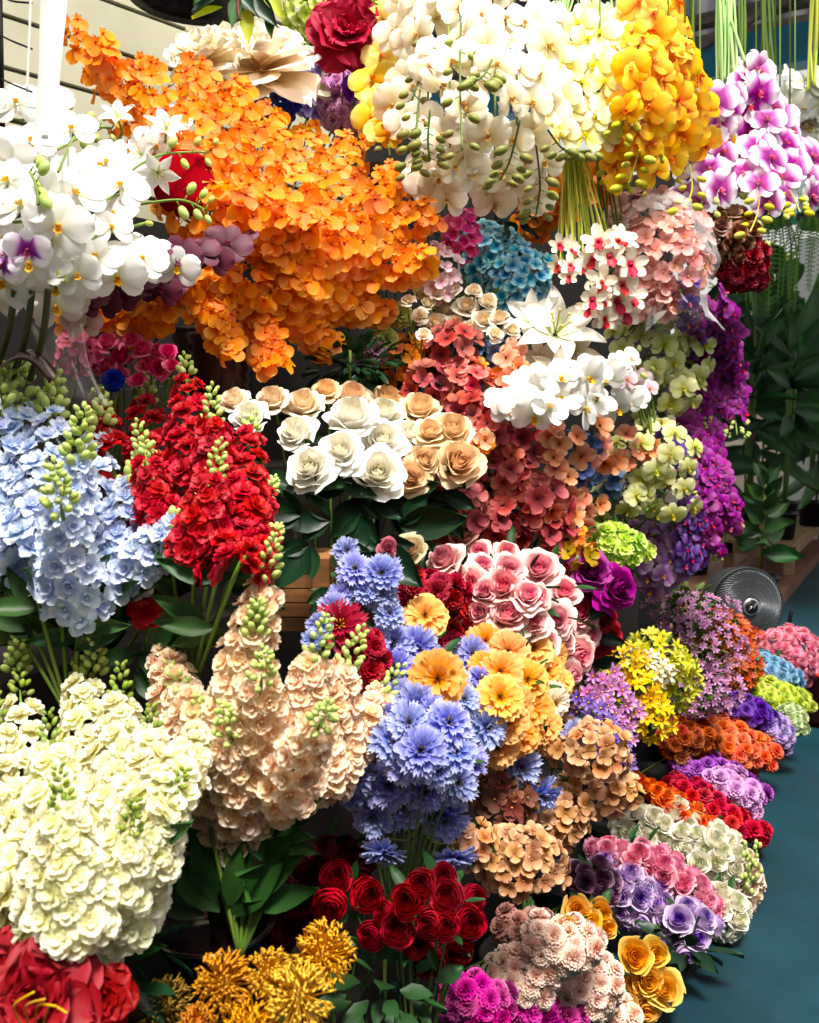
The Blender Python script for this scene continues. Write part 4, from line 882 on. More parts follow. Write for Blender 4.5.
spray('orchid_spray', 'orchid', 'shaded purple orchid strand between the golden and the purple-white orchids', [(700, 130), (694, 170), (690, 215)], PF, 17, 10, lipm=PLIP, R=(13, 12), dd=.15, hang=P(700, -60, 2.7))
OFFW = petal_mat('greenish_white_petals', ['#c8cba8', '#e2e6d6', '#f0f2ea'], (.01, .1, .05), .3)
for x0, y0, x1, y1, lab in ((795, 85, 790, 150, 'nearer the purple ones'), (815, 85, 815, 165, 'cut by the frame edge'), (780, 95, 782, 125, 'highest and smallest')):
    spray('orchid_spray', 'orchid', 'greenish white orchid strand behind the purple orchids, ' + lab, [(x0, y0), ((x0 + x1) / 2, (y0 + y1) / 2), (x1, y1)], meshes('orchid', [OFFW, YC], 3), 20, 8, R=(14, 12), dd=.12, hang=P(x0, -60, 3.1))
for pts, lab in (([(640, 150), (635, 165), (628, 185)], 'below the golden orchids'), ([(690, 165), (692, 190), (684, 208)], 'above the wrapped pink bouquet'), ([(760, 195), (757, 215), (750, 232)], 'below the purple orchids'), ([(790, 190), (797, 205), (800, 212)], 'in front of the sign')):
    Q = [P(x, y, D(x, y) - .12) for x, y in pts]; T = thing('bud_stalk', 'stalk of small yellowish buds ' + lab, 'orchid buds', Q[0]); C = bez(Q, 10); tube_part('stalk', C, .0024, YSTEM, T); k = 2.3 / FP
    for i in range(7):
        p = at(C, .1 + .9 * i / 6); sd = RT * (1 if i % 2 else -1) + UP * -.3
        part('bud', meshes('bud', petal_mat('bud_yellow', ['#b9b83a', '#d2cc4a']), 1)[0], T, p + sd * 7 * k, sd.to_track_quat('Z', 'Y'), rng.uniform(4, 6) * k)
# bundles of bare stems hanging from above
PALEST = petal_mat('stem_pale_green', ['#9cc878', '#c2e0a0'], (.02, .1, .1), .1)
def stem_bundle(label, x0, w0, y0, x1, w1, y1, n, mat, d, sw=.003, ext=()):
    T = thing('stem_bundle', label, 'stems', P(x0, y0, d)); b = Vector(T.location)
    for i in range(n):
        f = (i + .5) / n * 2 - 1; pts = bez([P(x0 + f * w0, y0, d + rng.uniform(0, .04)), P((x0 + x1) / 2 + f * (w0 + w1) / 2 + rng.uniform(-2, 2), (y0 + y1) / 2, d + rng.uniform(0, .04)), P(x1 + f * w1 + rng.uniform(-3, 3), y1 + rng.uniform(-10, 6), d + rng.uniform(0, .05))])
        tube_part('stem', pts, sw * rng.uniform(.7, 1.2), mat, T, 5)
    for pts in ext: tube_part('stem', bez([P(*p) for p in pts]), sw, mat, T, 5)
stem_bundle('bundle of yellow-green stems fanning out above the red-lipped orchids', 574, 10, 150, 585, 30, 262, 22, YSTEM, 2.3)
stem_bundle('darker strands of stem hanging behind the yellow-green bundle', 600, 6, 130, 612, 14, 232, 8, OLIVE, 2.36)
stem_bundle('pale green stem bundle above the purple and white orchids', 726, 9, -20, 728, 10, 88, 12, PALEST, 2.6, .0045, [[(731, 20, 2.6), (745, 62, 2.6)]])
stem_bundle('olive stem bundle above the greenish white orchids', 766, 5, -20, 769, 9, 92, 10, OLIVE, 2.9, .0045)
stem_bundle('yellowish stem bundle by the right edge of the frame', 815, 4, -20, 812, 4, 90, 6, YSTEM, 2.9, .005)
stem_bundle('leaning green stems beside the golden orchids', 674, 4, -20, 690, 3, 76, 5, PALEST, 2.45, .004)
stem_bundle('thin dark green stems next to the leaning ones', 692, 3, -20, 692, 3, 76, 4, OLIVE, 2.5, .004)
stem_bundle('short brownish stems between the pale and olive bundles', 740, 3, -20, 743, 3, 60, 4, OLIVE, 3.0, .006)
stem_bundle('pale green stems at the top above the dazzling white orchids', 568, 8, -30, 560, 8, 30, 8, PALEST, 2.35, .004)
stem_bundle('fan of pale green stems at the top beside the golden orchids', 622, 12, -30, 626, 14, 30, 9, PALEST, 2.4, .004)
stem_bundle('two pale stems at the top between the stem fans', 592, 4, -30, 594, 4, 24, 3, PALEST, 2.45, .004)

# ================================================================== CENTRE TOP: hydrangeas, wrapped bouquet, lilies
TURQ = petal_mat('turquoise_petals', [(0, '#0c6498'), (.3, '#2c98c8'), (.6, '#8ccce0'), (1, '#c4e6ea')], (.02, .15, .15), .25)
BLC = petal_mat('blue_centre', ['#1c5c88', '#2c80ac'], (.01, .1, .1), .1)
dome('hydrangea', 'hydrangea', 'turquoise hydrangea head directly below the ivory orchids', (488, 255), 32, 30, meshes('four', [TURQ, BLC]), 8)
dome('hydrangea', 'hydrangea', 'turquoise hydrangea head lower, beside the white lily', (515, 278), 34, 34, meshes('four', [TURQ, BLC]), 8, dd=-.03)
T = thing('leafy_sprig', 'dark green sprig above the turquoise hydrangeas', 'sprig', P(505, 225, 2.4)); tube_part('stem', [P(505, 225, 2.4), P(500, 200, 2.38)], .003, STEM, T); foliage_part(T, P(503, 215, 2.38), .09, 34, .05, DKGREEN, .5, (1, 1, .6))
RW = petal_mat('cream_orchid_petals', [(0, '#c01830'), (.12, '#d8485a'), (.3, '#f6ead0'), (1, '#fbf4e4')], (.01, .1, .05), .3)
REDL = petal_mat('red_lip', ['#a00820', '#c81430'], (.01, .1, .1), .1)
def redlip(r):
    mb = MB(); j = lambda a: r.uniform(-a, a)
    for az in (0, 75, -75, 130, -130): put(mb, petal(.95, .6, 3, 3, 'round', .12, .02 + j(.1)), R_(18), R_(az), .04, 0)
    put(mb, petal(.72, .6, 4, 4, 'round', .2, -.1, .06, 2, j(3)), R_(28), PI, .05, .08, 1); ball(mb, (0, 0, .12), .14, 1, 5, 3); return mb
KINDS['redlip'] = redlip
RLF = meshes('redlip', [RW, REDL], 3)
spray('orchid_spray', 'orchid', 'cream orchids with red lips below the green stem bundle', [(600, 245), (608, 275), (612, 305)], RLF, 17, 13, R=(24, 24), ty=0, jit=.4)
spray('orchid_spray', 'orchid', 'small red-lipped orchid spray beside the turquoise hydrangeas', [(560, 245), (566, 265), (575, 280)], RLF, 12, 7, R=(12, 12), ty=0, jit=.4)
spray('orchid_spray', 'orchid', 'red-lipped orchid spray hanging over the lime orchids', [(590, 285), (592, 300), (596, 318)], RLF, 14, 6, R=(14, 14), ty=0, jit=.4, dd=-.05)
PKH = petal_mat('salmon_pink_petals', ['#dc8078', '#f6b0a4', '#fcd0c4'], (.015, .12, .1), .35)
PKH2 = petal_mat('dull_pink_petals', ['#b07a78', '#cf9c98', '#dab4ac'], (.015, .12, .1), .3)
dome('hydrangea', 'hydrangea', 'salmon pink hydrangea head inside the clear wrap', (665, 258), 46, 46, meshes('four', [PKH, YC]), 12, fol=(GREEN, 10))
dome('hydrangea', 'hydrangea', 'dusty pink hydrangea head at the top of the clear wrap', (645, 218), 34, 26, meshes('four', [PKH2, YC]), 11, dd=.08)
dome('hydrangea', 'hydrangea', 'pink hydrangea head under the clear wrap, beside the red-lipped orchids', (650, 300), 34, 18, meshes('four', [PKH, YC]), 11, dd=.03)
FILM = film_mat('clear_film', '#ffffff', .0)
T = thing('clear_wrap', 'clear crinkled film around the salmon pink hydrangea bouquet', 'plastic wrap', P(672, 330, 2.3)); b = Vector(T.location); mb = MB(); V = []
nn, mm = 40, 22; k = 2.35 / FP; cc = P(662, 258, 2.42)
for i in range(mm + 1):
    f = i / mm; zz = 66 - 140 * f; rr = 54 * math.sqrt(max(.02, 1 - (1 - min(1, f * 2)) ** 2)) if f < .5 else 54 - 24 * math.sin(min(1, (f - .5) / .36) * PI / 2) + 10 * max(0, f - .86) / .14
    for j in range(nn):
        a = 2 * PI * j / nn; q = rr * (1 + .05 * math.sin(a * 5 + f * 7) + .03 * math.sin(a * 11 - f * 13))
        V.append(tuple(cc + (RT * (math.cos(a) * q + 44 * max(0, f - .45)) + UP * (zz + 3 * math.sin(a * 4)) + FW * math.sin(a) * q * .8) * k - b))
mb.add(V, grid_faces(mm, nn, True), [.5] * len(V)); part('film', mb.mesh('film', FILM), T, b)
DRY = petal_mat('dried_rose_petals', ['#5a3628', '#8a5e48', '#a8846a'], (.02, .15, .15), .15)
DRED = petal_mat('dark_red_petals', ['#5c0c18', '#8c1424', '#a01c30'], (.01, .1, .12), .15)
dome('rose_bunch', 'dried roses', 'bunch of brown dried roses beneath the purple orchids', (722, 240), 36, 28, meshes('smallrose', DRY), 11, fol=(DKGREEN, 20))
dome('flower_bunch', 'flowers', 'dark red bunch hanging below the dried roses', (740, 262), 24, 28, meshes('carnation', DRED), 10, fol=(DKGREEN, 20))
MAGB = petal_mat('magenta_petals', ['#b8186a', '#e04890', '#f07cb0'], (.015, .1, .1), .25)
BLUSH = petal_mat('blush_petals', ['#e8a8bc', '#f6d4dc', '#fbe8ea'], (.015, .1, .06), .3)
dome('blossom_bunch', 'flowers', 'magenta blossoms between orange orchids and turquoise hydrangea', (462, 235), 16, 24, meshes('four', [MAGB, YC]), 8)
dome('blossom_bunch', 'flowers', 'blush pink blossoms beside the turquoise hydrangea', (440, 272), 18, 26, meshes('four', [BLUSH, YC]), 9)
CRM = petal_mat('cream_petals', ['#f0d49c', '#faecd0', '#fdf6e6'], (.015, .12, .06), .3)
T = bunch('rose_bouquet', 'roses', 'bouquet of small cream roses on green leaves below the blush blossoms', meshes('smallrose', CRM), [(447, 308, 14), (466, 306, 11), (436, 322, 10), (455, 323, 10), (420, 316, 8), (470, 330, 10), (488, 302, 10), (483, 320, 11), (428, 303, 8), (452, 288, 9), (462, 336, 8), (500, 318, 10), (438, 292, 8), (512, 330, 8), (408, 300, 7), (474, 290, 8), (495, 334, 8), (424, 334, 7)], fol=(OLIVE, 150), flm=12, dd=-.1, rscale=1.15)
LIM2 = petal_mat('dull_yellow_green_petals', ['#a0a050', '#c4c27c'], (.015, .1, .08), .2)
for x, y, lab in ((400, 315, 'beside the mauve rose'), (386, 340, 'above the mauve pompom')): single('silk_carnation', 'silk flower', 'yellow-green carnation ' + lab, meshes('carnation', LIM2), x, y, 14, .2, .1, leaves=1, ln=20)
single('silk_carnation', 'silk flower', 'pale lemon carnation between the orange orchids and blush blossoms', meshes('carnation', petal_mat('pale_lemon', ['#dce08a', '#eef0bc'])), 427, 288, 14, .2, .1, leaves=0)
MAUV = petal_mat('mauve_petals', [(0, '#5a1468'), (.5, '#9a6088'), (1, '#c49ab0')], (.015, .1, .1), .2)
single('silk_rose', 'silk flower', 'mauve rosebud by the lowest orange orchids', meshes('smallrose', MAUV), 376, 317, 13, 0, .3, leaves=2, ln=26)
single('silk_rose', 'silk flower', 'faded pink bud beside the mauve rosebud', meshes('smallrose', BLUSH), 391, 309, 8, .3, .3, leaves=1, ln=20)
single('silk_carnation', 'silk flower', 'mauve pompom with violet heart above the peach roses', meshes('carnation', MAUV), 376, 351, 14, .1, .1, leaves=3, ln=30)
T = thing('foliage_bunch', 'dark leaves between the orange orchids and the white roses', 'foliage', P(350, 390, 2.1)); tube_part('stem', [P(350, 390, 2.1), P(350, 340, 2.05)], .003, STEM, T); foliage_part(T, P(352, 365, 2.12), .11, 90, .045, DKGREEN, .6, (1, 1, .6))
LILW = petal_mat('lily_white', ['#d8dcae', '#f8f5ea', '#fffdf8'], (.01, .05, .03), .25)
LST = petal_mat('lily_anther', ['#d8c860', '#e8dc90']); LGR = petal_mat('lily_style', ['#a8b450', '#c0c870'])
LF = meshes('lily', [LILW, LST, LGR], 2)
single('lily', 'lily', 'large open white lily in front of the turquoise hydrangeas', LF, 555, 335, 42, .1, .55, dd=-.06, leaves=1)
single('lily', 'lily', 'smaller white lily just left of the largest lily', LF, 533, 320, 26, -.4, .4, dd=-.02, leaves=1)
LILD = petal_mat('lily_dusty', ['#b0a078', '#cdbca4', '#dccfc0'], (.01, .08, .05), .2)
for x, y, lab in ((540, 362, 'below the largest white lily'), (572, 352, 'behind the right petals of the largest lily'), (555, 375, 'just above the white moth orchids')): single('lily', 'lily', 'faded beige lily ' + lab, meshes('lily', [LILD, LST, LGR], 2), x, y, 24, .1, .1, leaves=0)

# ================================================================== ORANGE / BLUE / DUSTY ROSE / PEACH CENTRE
OR2 = petal_mat('orange_hydrangea_petals', ['#d8640c', '#f68c1c', '#fba23c'], (.015, .08, .1), .3)
BL2 = petal_mat('cornflower_blue_petals', ['#3c5c98', '#6488c0', '#93acd8'], (.015, .15, .12), .2)
DR = petal_mat('dusty_rose_petals', ['#6a2026', '#ac4446', '#c86c66'], (.015, .12, .16), .25)  # petal bases darkened for contrast, shade between petals put into the colour
DR2 = petal_mat('salmon_rose_petals', ['#942c30', '#dc6460', '#f29a8c'], (.015, .12, .12), .3)
PCH = petal_mat('peach_petals', ['#c05434', '#ee9a74', '#f8c0a0'], (.015, .12, .1), .35)
DKC = petal_mat('dark_centre', ['#3c1a1c', '#5c2a28'])
F_or, F_bl, F_dr, F_dr2, F_pc = (meshes('four', [a, DKC]) for a in (OR2, BL2, DR, DR2, PCH))
dome('hydrangea', 'hydrangea', 'orange hydrangea head above the peach roses', (405, 362), 26, 24, F_or, 11)
dome('hydrangea', 'hydrangea', 'small orange hydrangea head beside the crimson bud', (433, 352), 15, 12, F_or, 9)
dome('hydrangea', 'hydrangea', 'clear blue hydrangea head behind the dusty rose one', (486, 358), 24, 22, F_bl, 11)
single('silk_rose', 'silk flower', 'crimson rose between the orange and dusty rose hydrangeas', meshes('smallrose', petal_mat('crimson_rose', ['#7c0830', '#b01048'])), 432, 370, 14, 0, .3, leaves=0, dd=-.03)
for c_, rx, ry, f_, fs, lab, dd in (((455, 352), 20, 26, F_dr, 13, 'dusty rose hydrangea head highest of its kind, beside the blue one', -.03), ((432, 388), 26, 20, F_dr, 13, 'dusty rose hydrangea head above the peach roses', -.03),
 ((464, 388), 24, 24, F_dr2, 13, 'salmon hydrangea head to the left of the white moth orchids', -.04), ((478, 425), 26, 26, F_dr, 13, 'dusty rose hydrangea head touching the largest peach rose', 0),
 ((512, 440), 26, 24, F_dr, 14, 'dusty rose hydrangea head directly under the white moth orchids', -.02), ((500, 470), 26, 22, F_dr2, 14, 'salmon hydrangea head in the middle of the dusty rose group', -.04),
 ((455, 505), 26, 28, F_dr, 14, 'dusty rose hydrangea head below the peach roses', 0), ((525, 500), 34, 28, F_dr2, 15, 'largest salmon hydrangea head, above the pink roses', -.05),
 ((490, 520), 28, 24, F_dr, 14, 'dark dusty rose hydrangea head over the pink roses', 0), ((540, 535), 22, 20, F_dr, 13, 'dusty rose hydrangea head beside the small orange one', 0)):
    dome('hydrangea', 'hydrangea', lab, c_, rx * 1.1, ry * 1.1, f_, fs * .95, dd=dd - .04, group='dusty rose hydrangeas', fol=(DKGREEN, 14))
for pts, n, lab in (([(500, 400), (490, 420), (482, 448)], 8, 'beside the peach rose'), ([(505, 350), (512, 372), (520, 392)], 8, 'behind the white moth orchids'), ([(545, 425), (552, 450), (548, 470)], 9, 'hanging over the salmon hydrangeas'), ([(590, 428), (600, 450), (618, 470)], 9, 'reaching over the lime orchids'), ([(620, 440), (640, 450), (658, 456)], 7, 'lying furthest across the lime orchids'), ([(560, 480), (575, 500), (598, 505)], 8, 'above the small orange head'), ([(570, 440), (580, 455), (585, 475)], 7, 'by the slate blue petals'), ([(545, 505), (560, 520), (585, 520)], 7, 'beside the lime hydrangea')):
    spray('blossom_spray', 'blossom', 'peach blossom spray ' + lab, pts, F_pc, 13, max(4, int(n * .7)), R=(9, 9), dd=-.06, group='peach blossom sprays', stem=BSTEM, ty=.1)
for x, y, lab in ((605, 482, 'on the lime orchids'), (575, 470, 'between the peach blossoms'), (582, 446, 'behind the dark twigs')):
    dome('hydrangea', 'hydrangea', 'slate blue hydrangea sprig ' + lab, (x, y), 15, 13, meshes('four', [petal_mat('slate_blue_petals', ['#2c4470', '#506ca0', '#7088b4']), BLC]), 10, dd=-.05, fol=None)
dome('hydrangea', 'hydrangea', 'orange hydrangea head between pink roses and lime hydrangea', (568, 538), 20, 15, F_or, 11, dd=-.08)
dome('hydrangea', 'hydrangea', 'mustard yellow hydrangea sprig above the magenta rose', (578, 556), 18, 8, meshes('four', [petal_mat('mustard_petals', ['#a88820', '#c8a83c']), DKC]), 11, dd=-.1, fol=None)
LIMB = petal_mat('bright_lime_petals', ['#98c02c', '#c8e650', '#e6f4a0'], (.015, .1, .06), .4)
dome('hydrangea', 'hydrangea', 'bright lime ruffled hydrangea above the magenta roses', (613, 548), 30, 22, meshes('stock', LIMB), 11, dd=-.05)
for x, y, o_, lab in ((472, 372, 12, 'beside the salmon head'), (480, 446, 10, 'by the largest peach rose'), (500, 380, 10, 'left of the white moth orchids')):
    dome('hydrangea', 'hydrangea', 'tiny bright orange sprig ' + lab, (x, y), o_, o_ * .7, F_or, 10, dd=-.05, fol=None)
spray('orchid_spray', 'orchid', 'bright white moth orchids lying across the centre, lower row', [(502, 410), (560, 408), (635, 400)], WF, 20, 11, lipm=WLIP, R=(8, 8), dd=-.14, ty=.2, jit=.5, rollj=.8)
spray('orchid_spray', 'orchid', 'bright white moth orchids lying across the centre, upper row', [(520, 388), (580, 376), (645, 362)], WF, 18, 11, lipm=WLIP, R=(8, 8), dd=-.12, ty=.2, jit=.5, rollj=.8, buds=4, budm=BUDM)
spray('orchid_spray', 'orchid', 'pale pink bud spray at the end of the central white orchids', [(605, 385), (630, 378), (645, 395)], meshes('orchid', [BLUSH, YC], 2), 11, 8, R=(12, 12), dd=-.12, stem=YSTEM)
# lime moth orchids
LMO = petal_mat('lime_orchid_petals', ['#b4b848', '#e0e296', '#f2f2c4'], (.015, .12, .08), .35)
LMF = meshes('orchid', [LMO, petal_mat('lime_lip', ['#b8b020', '#d8cc40'])], 3)
for c_, rx, ry, lab, dd, zr in (((648, 350), 40, 34, 'uppermost, under the clear wrap', 0, 0), ((690, 350), 20, 42, 'nearest the purple hanging orchids', .05, 0), ((662, 392), 40, 26, 'second from the top', .03, 0), ((650, 455), 44, 30, 'right of the peach blossoms', -.02, 0), ((620, 495), 36, 24, 'shaded, below the peach blossoms', .06, 0), ((668, 490), 28, 34, 'lowest, above the lilac orchids', 0, 0)):
    dome('orchid_cluster', 'orchid', 'lime green moth orchid cluster, ' + lab, c_, rx, ry, LMF, 13, dd=dd - .13, group='lime orchid clusters', upright=True, kf=.6, ty=0, fol=(OLIVE, 22), fill=1.2)
stem_bundle('green stems between the two middle lime orchid clusters', 640, 8, 375, 650, 9, 430, 8, OLIVE, 2.55, .003)
# purple hanging orchids
PUR = petal_mat('purple_petals', ['#4a0848', '#84187c', '#b03ca4'], (.02, .12, .15), .25)
PURV = petal_mat('blue_violet_petals', ['#38205c', '#664090', '#8c6cb4'], (.02, .12, .15), .25)
PURM = petal_mat('magenta_lip_bright', ['#e02870', '#f06080'])
PFm = meshes('orchid', [PUR, PURM], 3); PVm = meshes('orchid', [PURV, PURM], 3)
for pts, n, f_, lab in (([(700, 305), (708, 360), (700, 430)], 34, PFm, 'beside the lime clusters'), ([(722, 300), (728, 370), (722, 440)], 36, PFm, 'in the middle under the clear wrap'), ([(728, 330), (736, 380), (742, 435)], 26, PFm, 'along the right side'), ([(690, 420), (708, 470), (705, 520)], 28, PFm, 'continuing below the lime clusters'), ([(718, 470), (728, 500), (735, 535)], 26, PFm, 'with the lowest right tip'), ([(700, 500), (712, 530), (712, 560)], 20, PFm, 'pointing at the fan'), ([(712, 430), (715, 470), (708, 500)], 22, PFm, 'bridging the upper and lower purple strands')):
    spray('orchid_spray', 'orchid', 'royal purple hanging orchid strand ' + lab, [(x - 5, y) for x, y in pts], f_, 9, int(n * 1.25), R=(13, 11), group='purple hanging orchids', jit=.6, rollj=1.2, buds=14, budm=BUDM, bs=3.2, budend=1.15, kf=.8)
for pts, n, lab in (([(665, 435), (672, 460), (680, 490)], 14, 'between lime clusters and purple orchids'), ([(690, 500), (688, 530), (690, 565)], 20, 'beside the lilac cluster'), ([(680, 290), (690, 320), (694, 345)], 9, 'under the clear wrap')):
    spray('orchid_spray', 'orchid', 'blue-violet orchid strand ' + lab, pts, PVm, 11, n, R=(13, 12), jit=.4)
LILA = petal_mat('lilac_petals', ['#7a3c88', '#b078bc', '#dcb8dc'], (.02, .12, .12), .3)
LAF = meshes('orchid', [LILA, YC], 3)
dome('orchid_cluster', 'orchid', 'lilac orchid cluster above the tiny wild flowers', (655, 558), 36, 32, LAF, 13, upright=True, kf=.6, fol=(OLIVE, 14))
dome('orchid_cluster', 'orchid', 'mauve orchid cluster beside the bright lime hydrangea', (640, 535), 22, 14, LAF, 11, dd=.06, fol=None)

# ================================================================== WHITE AND PEACH ROSES
WR = petal_mat('rose_white', ['#f0e8cc', '#f7f3e4', '#fcfaf2'], (.01, .08, .03), .2, .5, .03)
PR = petal_mat('rose_peach', [(0, '#e4a890'), (.15, '#f2cca0'), (1, '#f8e0b8')], (.01, .1, .06), .25, .5, .05)
CRR = petal_mat('rose_cream', ['#ecd0a4', '#f4e0c0', '#f8ecd6'], (.01, .1, .05), .25, .5, .04)
WRF, PRF, CRF2 = meshes('bigrose', WR), meshes('bigrose', PR), meshes('bigrose', CRR)
for x, y, r, tx, ty, lab, dd in ((310, 468, 26, -.15, .15, 'lowest at the left of the group', -.05), (341, 451, 25, .0, .3, 'in the centre of the group', -.02), (378, 473, 29, .1, .1, 'largest, lowest beside the peach ones', -.07), (383, 440, 24, .15, .3, 'above the largest', -.03), (409, 436, 21, .4, .5, 'touching the peach roses', -.01), (296, 432, 22, -.4, .5, 'turned sideways by the red stock', .0), (352, 416, 28, .0, .9, 'seen from above at the back', .03), (249, 416, 20, -.1, .4, 'half hidden by the red stock', .02), (384, 413, 22, .2, .9, 'at the back next to the peach roses', .04)):
    single('rose', 'rose', 'white rose, ' + lab, WRF, x, y, r, tx, ty + .22, dd=dd, group='white roses', stemto=(x * .6 + 330 * .4, 560, 1.95), leaves=2, ln=42)
for x, y, r, tx, ty, lab, m_, dd in ((459, 462, 28, .2, .1, 'largest and furthest right', PRF, -.05), (452, 430, 24, .2, .5, 'behind the largest', PRF, 0), (411, 478, 21, .1, .0, 'lowest, right of the largest white rose', PRF, -.06), (425, 460, 20, .25, .1, 'between the lowest and the largest', PRF, -.03), (430, 432, 18, .1, .4, 'with a pink heart in the middle', PRF, -.01), (420, 408, 22, .1, .7, 'under the dusty rose hydrangea', PRF, .03), (387, 400, 21, .0, .8, 'below the orange hydrangea', PRF, .05), (352, 396, 21, .0, .9, 'at the back above the white roses', PRF, .08), (326, 390, 16, -.1, .8, 'smallest at the very back', PRF, .1), (303, 404, 22, -.1, .9, 'cream tinted, above the sideways white rose', CRF2, .06), (272, 399, 19, -.2, .9, 'cream tinted, behind the green bud tips', CRF2, .06), (234, 400, 17, -.3, .9, 'cream tinted, left end of the row', CRF2, .06)):
    single('rose', 'rose', 'peach rose, ' + lab, m_, x, y, r, tx, ty + .15, dd=dd, group='peach roses', stemto=(x * .6 + 340 * .4, 565, 2.05), leaves=2, ln=38)
for x, y, lx, ly, l, lab in ((330, 520, -.9, .1, 60, 'left under the lowest white rose'), (360, 515, -.2, -1, 62, 'below the centre'), (390, 500, .9, -.5, 62, 'under the largest white rose'), (420, 500, .8, -.7, 60, 'beneath the peach roses'), (400, 525, .95, .1, 70, 'broad, over the blue flowers'), (345, 540, .6, -.9, 62, 'above the wooden crate'), (310, 545, -.6, -.8, 58, 'beside the wooden crate'), (375, 545, .7, -.6, 66, 'over the first blue flower'), (300, 515, -.7, .2, 52, 'near the red stock'), (455, 500, .8, .4, 40, 'under the largest peach rose'), (335, 590, -.4, -.9, 52, 'curling down over the crate'), (350, 500, .3, -1, 60, 'in the middle of the dark gap')):
    T = thing('rose_leaf_sprig', 'dark green rose leaf sprig, ' + lab, 'leaf sprig', P(x, y, D(x, y) + .1)); p = P(x, y, D(x, y) + .03); tube_part('stem', [T.location, p], .002, DKGREEN, T)
    dv = RT * lx + UP * ly + (-FW) * .3
    part('leaf', leaf_mesh(DKGREEN, .52), T, p, leaf_q(dv), l * D(x, y) / FP)
    for s_ in (-1, 1): part('leaf', leaf_mesh(DKGREEN, .52), T, p, leaf_q(dv + (RT * -ly + UP * lx) * s_ * .9), l * .62 * D(x, y) / FP)

# ================================================================== STOCK AND DELPHINIUM SPIKES
LB = petal_mat('pale_blue_petals', [(0, '#88a8dc'), (.4, '#bccdee'), (1, '#e8eef8')], (.015, .2, .06), .3, .5, .06)
LBF = meshes('bell', LB, 4)
RD = petal_mat('red_petals', ['#7c0410', '#bc0a1e', '#d41a30'], (.004, .06, .14), .25, .5, .08)
RDF = meshes('stock', RD, 4)
PC = petal_mat('apricot_petals', ['#f0b888', '#f8d6b0', '#fcebd6'], (.012, .15, .05), .35, .5, .05)
PCF = meshes('stock', PC, 4)
CM = petal_mat('lemon_cream_petals', ['#e8e090', '#f4f0c0', '#fbf9e6'], (.012, .15, .05), .35, .5, .05)
CMF = meshes('stock', CM, 4)
SM = leaf_mesh(GREEN, .34)
for p0, p1, r0, n, lab, dd in (((-15, 560), (4, 400), 26, 26, 'cut by the frame edge', (.05, .02)), ((20, 585), (22, 395), 26, 30, 'with a short tip above the frame edge', (.02, .02)), ((30, 560), (52, 405), 26, 28, 'with its tip under the clear wrapped flowers', (0, 0)), ((60, 590), (78, 450), 26, 28, 'with the big green tip in front', (-.03, -.03)), ((85, 560), (100, 425), 24, 22, 'behind the big green tip', (0, .03)), ((105, 570), (136, 480), 24, 22, 'leaning towards the red stock', (-.02, 0)), ((80, 610), (60, 500), 26, 22, 'lowest, over the broad green leaves', (-.05, -.05)), ((120, 580), (185, 520), 20, 16, 'lying sideways across the red stock', (-.05, -.1))):
    spike('delphinium', 'delphinium', 'pale blue delphinium spike ' + lab, p0, p1, r0, LBF, 17, n, BUDM, 26, 9, 'pale blue delphiniums', dd, base=(70, 720, 1.5), leafm=SM, nleaf=3, top=.45)
for p0, p1, r0, n, lab, dd in (((150, 520), (146, 395), 22, 24, 'with its tip left of the maroon bucket', (.05, .08)), ((195, 500), (186, 375), 24, 26, 'tallest, its tip before the maroon bucket', (.03, .05)), ((215, 520), (213, 415), 24, 24, 'just right of the tallest', (0, .02)), ((170, 560), (144, 450), 22, 22, 'its green tip over the blue delphiniums', (-.03, -.06)), ((240, 540), (250, 430), 24, 26, 'its tip before the cream roses', (0, .02)), ((220, 570), (268, 490), 24, 24, 'nearest the white roses', (-.02, -.03)), ((195, 560), (215, 470), 26, 24, 'fullest, in the centre of the red mass', (-.06, -.08)), ((235, 575), (272, 535), 20, 16, 'lowest, above the apricot spire', (-.04, -.04)), ((110, 460), (100, 400), 15, 14, 'mostly hidden by pale blue florets', (.1, .12))):
    spike('stock_flower', 'stock flower', 'red stock spike ' + lab, p0, p1, r0, RDF, 15, n, BUDM, 22, 6.5, 'red stock', dd, base=(190, 700, 1.6), leafm=SM, nleaf=2, top=.5)
single('silk_stock', 'silk flower', 'single red stock bloom among leaves below the red mass', RDF, 147, 610, 20, 0, .2, dd=.0, leaves=3, leafm=GREEN, ln=50)
dome('carnation_bunch', 'carnations', 'shaded red blooms under the pale blue delphinium', (155, 578), 20, 16, RDF, 14, dd=.05, fol=(GREEN, 12))
for p0, p1, r0, n, lab, dd in (((222, 770), (268, 570), 30, 40, 'tallest, its tip touching the red stock', (0, 0)), ((190, 740), (160, 645), 24, 24, 'with its tip under the shaded red bloom', (.06, .08)), ((210, 740), (182, 690), 24, 18, 'just right of the leftmost one', (.03, .03)), ((250, 780), (262, 675), 28, 30, 'with its green tip inside the mass', (0, -.02)), ((250, 830), (228, 730), 28, 30, 'lowest, above the dark bowl', (-.03, -.06)), ((280, 790), (318, 650), 28, 34, 'its tip before the burgundy daisy', (0, .02)), ((300, 790), (350, 660), 28, 32, 'its tip beside the blue flowers', (-.02, .0)), ((320, 780), (385, 690), 24, 24, 'pointing furthest right into the blue flowers', (-.02, 0)), ((280, 800), (322, 720), 26, 24, 'in front, with a green tip midway', (-.06, -.08)), ((205, 820), (200, 730), 26, 22, 'filling the side next to the lemon cream stock', (.04, .02)), ((240, 850), (250, 790), 26, 16, 'hanging lowest over the green leaves', (-.02, -.02))):
    spike('stock_flower', 'stock flower', 'apricot stock spike ' + lab, p0, p1, r0, PCF, 18, n, BUDM, 22, 7.5, 'apricot stock', dd, base=(240, 960, 1.4), leafm=SM, nleaf=2, top=.45)
